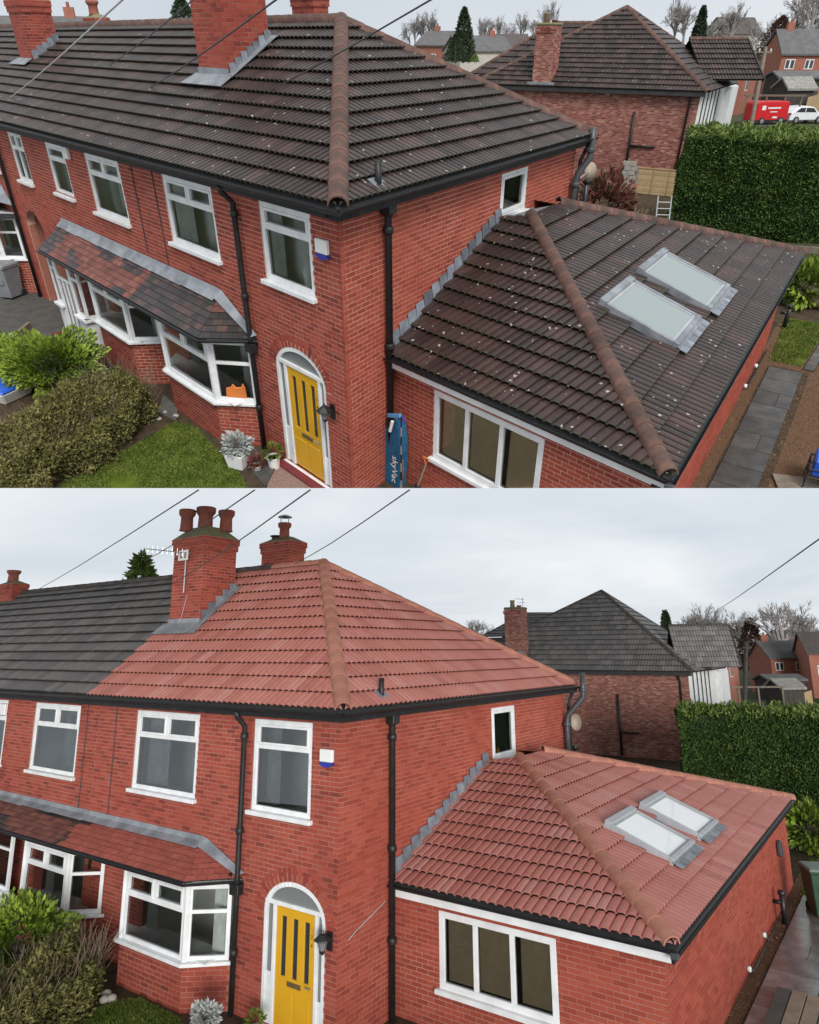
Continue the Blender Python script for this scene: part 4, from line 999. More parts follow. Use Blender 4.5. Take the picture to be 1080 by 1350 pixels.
    for quad in (((788, 399), (827, 370), (925, 425), (887, 460)), ((838, 357), (870, 334), (965, 382), (930, 411))) if old else (((790, 1090), (827, 1071), (917, 1112), (892, 1138)), ((836, 1065), (870, 1049), (947, 1087), (927, 1105))):
        hs2 = [XS.hit(*p_, .06) for p_ in quad]
        a0, a1 = (hs2[0][0] + hs2[3][0]) / 2, (hs2[1][0] + hs2[2][0]) / 2; b0, b1 = (hs2[2][1] + hs2[3][1]) / 2, (hs2[0][1] + hs2[1][1]) / 2
        sk.append((min(a0, a1), max(a0, a1), min(b0, b1), max(b0, b1)))
    ET.add(xr_, XS, psd, .30, tS[1] / 11, lambda a, b: m_ext, holes=[(a0 + .0, a1 - .0, b0 - .02, b1 - .20) for a0, a1, b0, b1 in sk])
    for a0, a1, b0, b1 in sk:
        s_ = MB(); t = .055; c0, c1_ = .0, .155
        s_.box(XS, a0, a1, b0, b0 + t * 1.6, c0, c1_); s_.box(XS, a0, a1, b1 - t * 2.4, b1, c0, c1_ + .02); s_.box(XS, a0, a0 + t, b0 + t * 1.6, b1 - t * 2.4, c0, c1_ - .003); s_.box(XS, a1 - t, a1, b0 + t * 1.6, b1 - t * 2.4, c0, c1_ - .003)
        s_ = s_.build('skylight', 'lead' if old else 'skylight_frame', E, bevel=.01)
        fm = MB(); k = .045; y0, y1 = b0 + t * 1.6, b1 - t * 2.4
        fm.box(XS, a0 + t, a1 - t, y0, y0 + k, .05, .125); fm.box(XS, a0 + t, a1 - t, y1 - k, y1, .05, .125); fm.box(XS, a0 + t, a0 + t + k, y0 + k, y1 - k, .05, .1245); fm.box(XS, a1 - t - k, a1 - t, y0 + k, y1 - k, .05, .1245)
        fm.build('inner_frame', 'skylight_frame', s_)
        pane(XS, a0 + t + .02, a1 - t - .02, y0 + .02, y1 - .02, .115, s_, 'roof_window_glass' if old else 'roof_window_glass_bright')
        MB().prism(XS, [(a0 - .02, b0 - .05), (a1 + .02, b0 - .05), (a1 + .02, b0 + .01), (a0 - .02, b0 + .01)], .095, .108).build('flashing_apron', 'lead', s_)
        nP = 12; wP = (a1 - a0 + .10) / nP
        for i in range(nP):
            x_ = a0 - .05 + wP * i; l_ = .12
            MB().prism(XS, [(x_ + .006, b0 - .05 - l_), (x_ + wP - .006, b0 - .05 - l_), (x_ + wP, b0 - .045), (x_, b0 - .045)], .098 - .008 * (i % 2), .110 - .006 * (i % 2)).build('apron_pleat', 'lead_step', s_)
    upH = (XF.n + XS.n).normalized()
    ridge_run(xr_, Fp1 + upH * .055 + (T - Fp1).normalized() * .05, T + upH * .055, m_rdg, upH, .12, .42, 'hip_tile')
    T2 = XS.p(*t2); ridge_run(xr_, T2 + UP * .06, Fp2 + UP * .05, m_rdg, (XS.n + UP * .6).normalized(), .12, .45, 'hip_tile')
    # lead flat between the hip tops and the wall
    Tw = XF.p(wall_w, zw)
    MB().add([Tw + UP * .03, T + UP * .0, T2 + UP * .0, P(0.02, T2.y, 0) + UP * (T2.z - .17), Tw + UP * .06 + FS.n * .012, P(0, T2.y, T2.z - .14) + FS.n * .012], [(0, 1, 2, 3), (0, 3, 5, 4)]).build('lead_flat', 'lead', xr_)
    MB().poly(Fp2, T2, P(0, T2.y, T2.z), P(0, g['xl'], g['xz'])).build('back_slope', m_ext, xr_)
    stepped_lead(xr_, FS, ((XF.p(0, .12).y * kq, XF.p(0, .12).z + .05), (Tw.y * kq, Tw.z + .05)), .26, .19)
    # eaves of the extension
    zx = g['xz']; Fz = Frame(P(0, xy - .2, 0), (1, 0, 0), UP, (0, -1, 0)); wf = Fp1.x - Fp0.x
    MB().box(Fz, .0 + .01, wf - .05, zx - .19, zx - .03, -.04, -.015).build('white_fascia', 'upvc', E, bevel=.004)
    MB().box(Fz, .02, wf - .2, zx - .17, zx - .15, -.2, -.041).build('soffit', 'upvc', E)
    gutter(E, Fz.p(.02, zx - .01, .03), Fz.p(wf + .03, zx - .01, .03), (0, -1, 0), r=.05)
    Fz = Frame(Fp1, SD, UP, SD.cross(UP)); Fz.o.z = 0; Lx = (g['xl'] - xy + .2) * kq
    ev = MB(); ev.box(Fz, .0, Lx, zx - .19, zx - .03, -.04, -.015); ev.box(Fz, .02, Lx, zx - .18, zx - .16, -.2, -.041); ev.build('fascia', 'fascia_worn', E)
    gutter(E, Fz.p(-.04, zx - .01, .035), Fz.p(Lx, zx - .01, .035), Fz.n, r=.055)
    MB().box(Fz, -.10, -.04, zx - .10, zx - .02, -.03, .08).build('gutter_stop', 'grey_plastic', E, bevel=.01)
    # fittings on the long side wall
    for px_, py_ in (((1005, 468), (990, 497), (968, 550)) if old else ((1022, 1210), (1005, 1232), (985, 1277)))[1:]:
        a_, b_ = FXS.hit(px_, py_); w_ = MB().lathe(FXS.p(a_, max(b_, .12), .006), [(.05, 0), (.05, .06), (.03, .07)], 10, FXS.n).build('waste_outlet', 'white_plastic', E, smooth=True)
        MB().tube([FXS.p(a_, max(b_, .12), .07), FXS.p(a_ + .05, .08, .09), FXS.p(a_ + 1.4, .06, .09)], .018, 6).build('waste_pipe', 'grey_plastic', w_, smooth=True)
    a_, b_ = FXS.hit(1008, 480) if old else FXS.hit(1022, 1215)
    sp = MB(); o = FXS.p(a_, 0, .20); sp.tube([o, o + UP * .62], .06, 10); sp.tube([o + UP * .42, FXS.p(a_, .42, .0)], .045, 8); sp.lathe(o + UP * .58, [(.075, 0), (.08, .02), (.08, .08), (.06, .09)], 12)
    sp.build('gully_pipe', 'black_plastic', E, smooth=True)
    if not old:
        a_, b_ = FXS.hit(1024, 1118); MB().box(FXS, a_ - .11, a_ + .11, b_ - .17, b_ + .17, .006, .12).build('bulkhead_light', 'grey_plastic', E, bevel=.03)

    # --- bay of the end house, its lean-to roof
    by2 = by
    b1_ = bay(E, EB, FW, bl, bc, br, by, bb, bt)
    if old:
        o = V((bc + .27, -by * .45, bb + .06)); Fq = upright(o, (.75, .6, 0))
        MB().prism(Fq, [(-.20, 0), (.22, 0), (.21, .26), (.17, .36), (.13, .27), (.02, .26), (-.03, .34), (-.08, .26), (-.18, .24)], -.05, .05).build('carrier_bag', 'orange_bag', b1_, bevel=.02)
    zb_e, zb_t = bt + .13, (2.86 if old else 2.51); ov = .22
    def lean_to(par, tiles, x0, x1, corner, mat_of):
        vL = V((0, by + ov, zb_t - zb_e)).normalized(); FL = Frame((0, -by - ov, zb_e), (1, 0, 0), vL, V((1, 0, 0)).cross(vL)); hL = math.hypot(by + ov, zb_t - zb_e)
        tx_ = x1 - .42 if corner else x1
        poly = [(x0, 0), (x1, 0), (tx_, hL), (x0, hL)]
        r_ = up0(FL, poly, 'bay_roof', par); tiles.add(r_, FL, poly, .20, hL / 7.0, mat_of, kind='slate', name='slate')
        gutter(par, (x0, -by - ov - .03, zb_e - .02), (x1 + .02, -by - ov - .03, zb_e - .02), (0, -1, 0), r=.05)
        MB().box(Frame((0, 0, 0), (1, 0, 0), (0, 1, 0), UP), x0, x1, -by - ov + .01, -.001, zb_e - .05, zb_e - .03).build('bay_soffit', 'timber_and_shade_black', par)
        lf = MB(); n = max(2, int((tx_ - x0) / 1.1)); w = (tx_ - x0) / n
        for i in range(n):
            MB().add([V((x0 + w * i - .02, -.001 - .012, zb_t + .11 + .004 * (i % 2))), V((x0 + w * (i + 1) + .02, -.013, zb_t + .11)), V((x0 + w * (i + 1) + .02, -.05, zb_t + .03)), V((x0 + w * i - .02, -.05, zb_t + .03)), V((x0 + w * (i + 1) + .02, -.19, zb_t - .19 * vL.z / vL.y + .05 + .006 * (i % 2))), V((x0 + w * i - .02, -.18, zb_t - .18 * vL.z / vL.y + .055 + .006 * (i % 2)))], [(0, 3, 2, 1), (3, 5, 4, 2)]).build('lead_flashing', 'lead', r_)
        if corner:
            c0, tp, ed = V((x1, -by - ov, zb_e)), V((tx_, 0, zb_t)), V((br + .22, -.02, zb_e))
            u_ = (ed - c0).normalized(); vv = (tp - c0); vv = (vv - u_ * vv.dot(u_)).normalized(); FE = Frame(c0, u_, vv, u_.cross(vv))
            pl = [(0, 0), FE.ab(ed), FE.ab(tp)]; up0(FE, pl, 'hip_lining', r_); tiles.add(r_, FE, pl, .20, FE.ab(tp)[1] / 7.0, mat_of, kind='slate', name='slate')
            gutter(par, c0 + V((.02, -.03, -.02)), ed + V((.03, .0, -.02)), u_.cross(UP), r=.05)
            MB().add([tp + V((-.10, -.015, .11)), tp + V((.10, -.015, .09)), ed + V((.06, -.015, .10)), ed + V((-.05, -.09, .05)), tp + V((.02, -.16, -.03))], [(0, 4, 3, 2, 1)]).build('lead_flashing', 'lead', r_)
    nz = lambda a, b, s_: noise.noise(V((a * .8 + s_, b * 2.2, s_)))
    def m_bayE(a, b):
        if not old: return 'slate_dark' if a < xb + .45 and nz(a, b, 2) > -.2 else 'slate_clean'
        return 'slate_dark' if nz(a, b, 1) < .30 or b < .42 else 'slate_red'
    def m_bayN(a, b): return 'slate_dark' if (nz(a, b, 5) > .22 or (old and a < -10.9)) else 'slate_red'
    lean_to(E, ET, xb, bc + .16, True, m_bayE)

    # --- neighbour
    h3 = Hole(g['w3l'], g['w3r'], g['wb'], g['wt']); nh = [h3]
    if old:
        h4 = Hole(-11.60, -10.40, 3.60, 4.74); h5 = Hole(-14.45, -13.35, 3.55, 4.78); arch = Hole(-15.0, -13.65, 0.0, 2.25, .5); nh += [h4, h5, arch]; n0 = xn
    else:
        h4 = Hole(-12.6, -11.25, g['wb'], g['wt']); nh += [h4]; n0 = xn
    b2 = (-9.2, -7.30, -6.84, .552, 1.04, 2.29) if old else (-8.55, -6.80 - .0, -6.85 + .35, by, .735, 1.93)
    if not old: b2 = (-8.62, -6.88, -6.30, by, .735, 1.93)
    nh.append(Hole(b2[0] - .1, b2[2], b2[4], b2[5])) if b2[2] < xb else nh.append(Hole(b2[0] - .1, xb - .01, b2[4], b2[5]))
    wN = wall_slab('front_wall', FW, n0, xb, 0, 4.92, nh, 'mortar' if old else 'mortar_red', Nb)
    NB.add(wN, FW, lay_bricks(n0, xb, 0, 4.92, nh), 'brick')
    for h, rows in ((h3, W_2), (h4, W_1)) + (((h5, [(0, .68, [.5], False), (.68, 1, [.5], True)]),) if old else ()):
        w = window(Nb, FW, h.a0 + .004, h.a1 - .004, h.b0 + .004, h.b1 - .004, rows, 0.085, sill_m='timber_white'); room(FW, h.a0, h.a1, h.b0, h.b1, Nb, .2 if old else .6, .05, -.20 if old else -.24)
        curtain(FW, (h.a0 + h.a1) / 2 - .1, (h.a0 + h.a1) / 2 + .2, h.b0 + .1, h.b1 - .3, -.16 if old else -.45, w, folds=3)
    bay(Nb, NB, FW, *b2)
    lean_to(Nb, NT, -11.75 if old else -13.5, xb, False, m_bayN)
    if old:
        FR = Frame(FW.p(arch.a0, 0, -.22), (1, 0, 0), UP, (0, -1, 0)); pw = MB()
        L_ = arch.a1 - arch.a0; pw.box(FR, -.2, 0, 0, 2.9, -3, 0); pw.box(FR, L_, L_ + .2, 0, 2.9, -3, 0); pw.box(FR, -.2, L_ + .2, 2.75, 2.9, -3, 0); pw.box(FR, 0, L_, 0, 2.75, -3.1, -3)
        for x in (-.001, L_ - .02): pw.box(FR, x, x + .021, 0, 2.25, .001, .20)
        pw.build('passage_lining', 'far_brick', Nb)
        # glazed white porch
        y_ = by + .10; px0, px1 = -11.75, -9.75; FPf = upright((px0, -y_, 0), (1, 0, 0)); FPr = upright((px1, -y_, 0), (0, 1, 0))
        pb = MB(); pb.box(FPf, 1.42, px1 - px0, 0, .9, -.12, 0); pb.box(FPr, .121, y_, 0, .9, -.12, 0)
        po = pb.build('porch', 'painted_brick', Nb); MB().box(FPf, 0, .42, 0, .9, -.12, 0).build('dwarf_wall', 'painted_brick', po)
        NBp = lay_bricks(1.42, px1 - px0, 0, .9, []) + lay_bricks(0, .42, 0, .9, []); NB.add(po, FPf, NBp, 'painted_brick'); NB.add(po, FPr, lay_bricks(0, y_ - .01, 0, .9, []), 'painted_brick')
        for F_, a0, a1, b0 in ((FPf, 0, .42, .9), (FPf, 1.42, px1 - px0, .9), (FPr, .02, y_ - .01, .9)):
            window(po, F_, a0, a1, b0 + .04, zb_e - .06, [(0, .72, [], False), (.72, 1, [], False)], .06, name='porch_light')
        dw = window(po, FPf, .43, 1.41, .03, zb_e - .06, [(0, .76, [.32, .66], False), (.76, 1, [], False)], .07, sill=False, name='porch_door')
        MB().tube([FPf.p(1.3, 1.0, -.015), FPf.p(1.3, 1.0, .05), FPf.p(1.18, 1.0, .05)], .012, 6).build('handle', 'steel', dw)
        MB().box(FPf, -.1, .5, -.02, .10, .01, .35).build('doorstep', 'red_step', po)
        a_, b_ = FW.hit(90, 201); MB().box(FW, a_ - .16, a_ + .16, b_ - .13, b_ + .13, .006, .09).build('alarm_box', 'white_plastic', Nb, bevel=.015)
    else:
        a_, b_ = FW.hit(7, 935); MB().box(FW, a_ - .16, a_ + .16, b_ - .14, b_ + .14, .006, .09).build('alarm_box', 'white_plastic', Nb, bevel=.015)
        pp = MB(); FPr = upright((-9.25, -by, 0), (0, 1, 0)); FPf = upright((-11.6, -by, 0), (1, 0, 0))
        pp.box(FPf, 0, 2.35, 0, .75, -.12, 0); po = pp.build('porch', 'painted_brick', Nb)
        NB.add(po, FPf, lay_bricks(0, 2.35, 0, .75, []), 'painted_brick')
        window(po, FPf, 0.0, 2.35, .79, 2.0, [(0, .7, [.33, .66], False), (.7, 1, [.33, .66], False)], .07, name='porch_light')
        o = V((xb + .25, -.02, 2.06)); sc_ = MB(); sc_.bar(o + V((0, -.02, -.55)), o, .04, .05)
        sc_.tube([o + V((.0, -.03, -.25)), o + V((-.2, -.25, -.12)), o + V((-.35, -.38, -.02))], .012, 6); sc_.tube([o + V((-.22 + .09 * math.cos(t * .6) * (1 - t * .06), -.27, -.03 + .09 * math.sin(t * .6) * (1 - t * .06))) for t in range(12)], .009, 5)
        sc_.build('scroll_bracket', 'cast_iron', E)
    # neighbour's chimneys
    if old:
        cb = RFhit(RF, (36, 82)); cx = cb.x - q * cb.y; c2 = chimney(Nb, NB, cx - .55, cx + .55, cb.y, cb.y + .95, cb.z - .15, cb.z + 1.55, [(.3, .4, .40, .16, 'clay_pale', False), (.7, .5, .16, .16, 'black_plastic', False)], flaunch=.3)
        RL = Frame(cb + RF.n * .105, RF.u, RF.v, RF.n); MB().prism(RL, [(-.75, -.32), (.75, -.32), (.62, .02), (-.6, .02)], 0, .012).build('lead_apron', 'lead', c2)
        stepped_lead(c2, upright(P(cx + .55, cb.y, 0), (q, 1, 0)), ((0, cb.z + .1), (.95 * kq, cb.z + .1 + .95 * (g['zr'] - ZE) / (g['b'] + OH))), .2, .16)
        p0 = PL.pt(114, 36, 24.0); x_ = p0.x - q * p0.y; chimney(Nb, NB, x_, x_ + .95, p0.y, p0.y + .5, g['zr'] - .6, PL.pt(130, 24, 24).z, [(.4, .5, .42, .17, 'clay_pot', False)], flaunch=.12)
    else:
        p0 = PL.pt(-4, 785, 25.0); x_ = p0.x; chimney(Nb, NB, x_, x_ + 1.1, p0.y, p0.y + .5, g['zr'] - .8, PL.pt(15, 771, 25).z, [(.45, .5, .42, .19, 'clay_pot', False)], flaunch=.14)
    EB.finish(E); NB.finish(Nb); ET.finish(); NT.finish()

    # --- third house of the row (only its near end is in view)
    if old:
        Th = thing('terrace_house', 'far brick terrace house beyond the arched passage, white bay window', 'house', (xn, 0, 0)); TB, TT = Bricks(), Tiles()
        h6 = Hole(-17.9, -16.2, 3.55, 4.74); hb3 = Hole(-18.1, -15.9, 1.04, 2.3)
        wT = wall_slab('front_wall', FW, xt, xn, 0, 4.92, [h6, hb3], 'mortar', Th); TB.add(wT, FW, lay_bricks(xt + 5, xn, 0, 4.92, [h6, hb3]), 'brick')
        window(Th, FW, h6.a0, h6.a1, h6.b0, h6.b1, W_2, .085); room(FW, h6.a0, h6.a1, h6.b0, h6.b1, Th)
        bay(Th, TB, FW, -18.0, -16.65, -16.1, .552, 1.04, 2.29, curt=True)
        pt_ = [(bf, 0), (bn, 0), (bn, hgt), (bf, hgt)]; rT = up0(RF, pt_, 'roof', Th); TT.add(rT, RF, pt_, tw, tl, lambda a, b: m_old)
        MB().poly(P(xn, D + OH, ZE), P(xt, D + OH, ZE), P(xt, g['b'], g['zr'] - .01), P(xn, g['b'], g['zr'] - .01)).build('rear_slope', m_old, rT)
        ridge_run(rT, P(xn, g['b'], g['zr'] + .03), P(xt, g['b'], g['zr'] + .03), 'ridge_old', UP, .13, .45)
        gutter(Th, (xt, -OH - .045, 4.985), (xn - q * OH, -OH - .045, 4.985), (0, -1, 0))
        MB().box(Frame((0, -OH, 0), (1, 0, 0), UP, (0, -1, 0)), xt, xn - q * OH, 4.83, 4.975, -.045, -.02).build('fascia', 'fascia_worn', Th)
        pipe(Th, [FW.p(xn - .2, 4.85, .2), FW.p(xn - .2, 4.6, .08), FW.p(xn - .25, .02, .08)], .05)
        vL = V((0, .78, .57)).normalized(); FL = Frame((0, -.78, 2.42), (1, 0, 0), vL, V((1, 0, 0)).cross(vL)); pb = [(-20.5, 0), (-16.2, 0), (-16.7, .966), (-20.5, .966)]
        r_ = up0(FL, pb, 'bay_roof', Th); TT.add(r_, FL, pb, .20, .138, lambda a, b: 'slate_dark', kind='slate', name='slate')
        MB().prism(Frame((0, 0, 0), (1, 0, 0), (0, 1, 0), UP), [(-20.5, -.80), (-16.15, -.80), (-15.85, -.01), (-20.5, -.01)], 2.30, 2.40).build('bay_soffit', 'timber_and_shade_black', Th)
        MB().add([V((-20.5, -.015, 3.15)), V((-16.5, -.015, 3.15)), V((-15.9, -.015, 2.65)), V((-16.3, -.30, 2.75)), V((-16.8, -.26, 2.86)), V((-20.5, -.26, 2.86))], [(0, 5, 4, 1), (1, 4, 3, 2)]).build('lead_flashing', 'lead', r_)
        TB.finish(Th, 0); TT.finish(60)
    else:
        Th = thing('terrace_house', 'far house of the terrace, its dark grey roof running past the small chimney', 'house', (xn, 0, 0)); TT = Tiles()
        pt_ = [(bf, 0), (bn, 0), (bn, hgt), (bf, hgt)]; rT = up0(RF, pt_, 'roof', Th); TT.add(rT, RF, pt_, tw, tl, lambda a, b: m_old); TT.finish(80)
        ridge_run(rT, P(xn, g['b'], g['zr'] + .03), P(xt, g['b'], g['zr'] + .03), 'ridge_grey', UP, .13, .45)
    return dict(FW=FW, FS=FS, FXF=FXF, FXS=FXS, E=E)
def RFhit(F, px): a, b = F.hit(*px); return F.p(a, b)
def FWy(F, px): return RFhit(F, px).y
def lettering(text, F, size, depth, m, parent, name='lettering'):
    cu = bpy.data.curves.new(name, 'FONT'); cu.body = text; cu.size = size; cu.extrude = depth / 2; cu.resolution_u = 3
    o = bpy.data.objects.new(name, cu); COL.objects.link(o)
    me = bpy.data.meshes.new_from_object(o); bpy.data.objects.remove(o); bpy.data.curves.remove(cu)
    loc = V(parent['_loc']); Mx = Matrix.Translation(-loc) @ F.mat(0, 0, 0)
    me.transform(Mx); me.materials.clear(); me.materials.append(MATS[m]); me.name = name
    return link(name, me, parent, None, loc)

# ------------------------------------------------------------------ ground and gardens
def sheet(name, pts, z, m, kind='structure', thick=0.0):
    mb = MB()
    if thick: mb.prism(Frame((0, 0, 0), (1, 0, 0), (0, 1, 0), UP), pts, z - thick, z)
    else: mb.poly(*[(x, y, z) for x, y in pts])
    return mb.build(name, m, None, kind=kind)
def poly_sample(rs, pts, n):
    A = np.array(pts); lo, hi = A.min(0), A.max(0); out = []
    while len(out) < n:
        p = lo + rs.rand(n, 2) * (hi - lo); ok = np.zeros(n, bool)
        for i in range(len(A)):
            x0, y0 = A[i]; x1, y1 = A[i - 1]
            c = ((y0 > p[:, 1]) != (y1 > p[:, 1])) & (p[:, 0] < (x1 - x0) * (p[:, 1] - y0) / (y1 - y0 + 1e-12) + x0); ok ^= c
        out += p[ok].tolist()
    return np.array(out[:n])
def grass(name, label, pts, n, z, seed, h=.05):
    rs = np.random.RandomState(seed); p = poly_sample(rs, pts, n)
    dens = np.array([noise.noise(V((x * 1.3, y * 1.3, seed))) for x, y in p]); p = p[dens > -.35 + rs.rand(len(p)) * .25 - .1]; n = len(p)
    a = rs.uniform(0, 2 * np.pi, n); w = .012 * rs.uniform(.6, 1.5, n); hh = h * rs.uniform(.4, 1.4, n); lean = rs.normal(0, .03, (n, 2))
    b0 = np.stack([p[:, 0] - w * np.cos(a), p[:, 1] - w * np.sin(a), np.full(n, z)], 1); b1 = np.stack([p[:, 0] + w * np.cos(a), p[:, 1] + w * np.sin(a), np.full(n, z)], 1)
    tp = np.stack([p[:, 0] + lean[:, 0], p[:, 1] + lean[:, 1], z + hh], 1)
    o = np_mesh(name, np.stack([b0, b1, tp], 1).reshape(-1, 3), np.arange(n * 3).reshape(-1, 3), 'grass_blade', None, rs.rand(n), None, 'stuff')
    return tag(o, label, 'grass')
def xy(p): return (p.x, p.y)
def hedge_box(t, F, a0, a1, h, d, n_front, n_top, leaf, m, mtop, seed, topn=.25):
    """clipped conifer hedge: leafy front and end, shaggier top, dark core"""
    rs = np.random.RandomState(seed)
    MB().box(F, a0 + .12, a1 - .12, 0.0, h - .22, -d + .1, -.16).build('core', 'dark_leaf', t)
    o, u, v, n = (np.array(x) for x in (F.o, F.u, F.v, F.n))
    def wob(a, b): return np.array([noise.noise(V((x * .55, y * .8, seed))) * .22 + noise.noise(V((x * 2.3, y * 2.3, seed))) * .07 for x, y in zip(a, b)])
    a = rs.uniform(a0, a1, n_front); b = rs.uniform(0, h - .05, n_front); c = wob(a, b) - rs.uniform(0, .16, n_front)
    p = o + a[:, None] * u + b[:, None] * v + c[:, None] * n
    leaf_cloud('front_foliage', p, leaf, m, t, normals=np.tile(n * .9 + v * .35, (n_front, 1)), seed=seed, aspect=2.6)
    k = n_front // 3; b = rs.uniform(0, h - .05, k); c = rs.uniform(-d, 0, k); p = o + (a0 + wob(c, b) + rs.uniform(0, .15, k))[:, None] * u + b[:, None] * v + c[:, None] * n
    leaf_cloud('end_foliage', p, leaf, m, t, normals=np.tile(-u + v * .3, (k, 1)), seed=seed + 1, aspect=2.6)
    a = rs.uniform(a0, a1, n_top); c = rs.uniform(-d, .05, n_top); hh = h + np.array([noise.noise(V((x * 1.6, y * 1.6, seed + 3))) for x, y in zip(a, c)]) * topn * 1.5 + rs.uniform(-.16, .10, n_top)
    p = o + a[:, None] * u + hh[:, None] * v + c[:, None] * n
    leaf_cloud('top_foliage', p, leaf * 1.35, mtop, t, normals=np.tile(v * .7 + n * .4, (n_top, 1)), seed=seed + 2, aspect=2.8)
def slab_path(parent, rows, m, joint=.012, h=.03):
    for i, quad in enumerate(rows):
        c = sum((V((*p, 0)) for p in quad), V()) / 4; mb = MB(); mb.r = PL.rng.random() * .98 + .01
        q_ = [c + (V((*p, 0)) - c) * (1 - joint / max(.2, (V((*p, 0)) - c).length)) for p in quad]; z = PL.rng.uniform(0, .006)
        mb.prism(Frame((0, 0, 0), (1, 0, 0), (0, 1, 0), UP), [(p.x, p.y) for p in q_], .004, h + z).build('paving_slab', m, parent)
def pot(label, base, r, h, m, foliage=None, seed=3, square=False, leaf=.05, n=500):
    t = thing('plant_pot', label, 'plant pot', base); b = V(base)
    if square:
        F = flat(b, .5); mb = MB(); k = lambda s_, z: [F.p(x * s_, y * s_, z) for x, y in ((-1, -1), (1, -1), (1, 1), (-1, 1))]
        mb.hexa(k(r * .78, 0) + k(r, h)); mb.hexa(k(r * 1.0, h + .001) + k(r * 1.02, h + .02)); mb.build('pot', m, t, bevel=.008)
        MB().poly(*k(r * .92, h + .022)).build('compost', 'soil', t)
    else:
        MB().lathe(b, [(r * .75, 0), (r * .95, h * .9), (r * 1.05, h * .9), (r * 1.05, h), (r * .9, h), (r * .88, h - .03)], 18).build('pot', m, t, smooth=False)
        MB().lathe(b, [(r * .89, h - .05), (r * .89, h - .03)], 18).build('compost', 'soil', t)
    if foliage:
        p, d = blob_points(n, (b.x, b.y, b.z + h + r * .8), (r * 1.25, r * 1.25, r), seed, .3); leaf_cloud('foliage', p, leaf, foliage, t, normals=d, seed=seed)
    return t
def wheelie_bin(label, base, yaw, m, ml, h=1.05):
    t = thing('wheelie_bin', label, 'bin', base); F = flat(base, yaw)
    k = lambda s_, d_, z, o=0: [F.p(x * s_, y * d_ + o, z) for x, y in ((-1, -1), (1, -1), (1, 1), (-1, 1))]
    mb = MB(); mb.hexa(k(.22, .25, .06) + k(.28, .33, h * .9)); mb.hexa(k(.30, .35, h * .9 + .001) + k(.30, .35, h * .94)); body = mb.build('body', m, t, bevel=.015)
    MB().box(F, -.13, .13, -.325, -.30, h * .45, h * .68).build('panel', m, body, bevel=.01)
    lid = MB(); lid.hexa(k(.31, .36, h * .945) + k(.29, .33, h * 1.01)); lid.build('lid', ml, t, bevel=.02)
    MB().tube([F.p(-.22, .40, h * .93), F.p(.22, .40, h * .93)], .018, 8).build('handle', m, t)
    for s_ in (-1, 1): MB().lathe(F.p(s_ * .20, .28, .11), [(.11, -.03), (.11, .03)], 14, F.u).build('wheel', 'rubber', t)
    return t

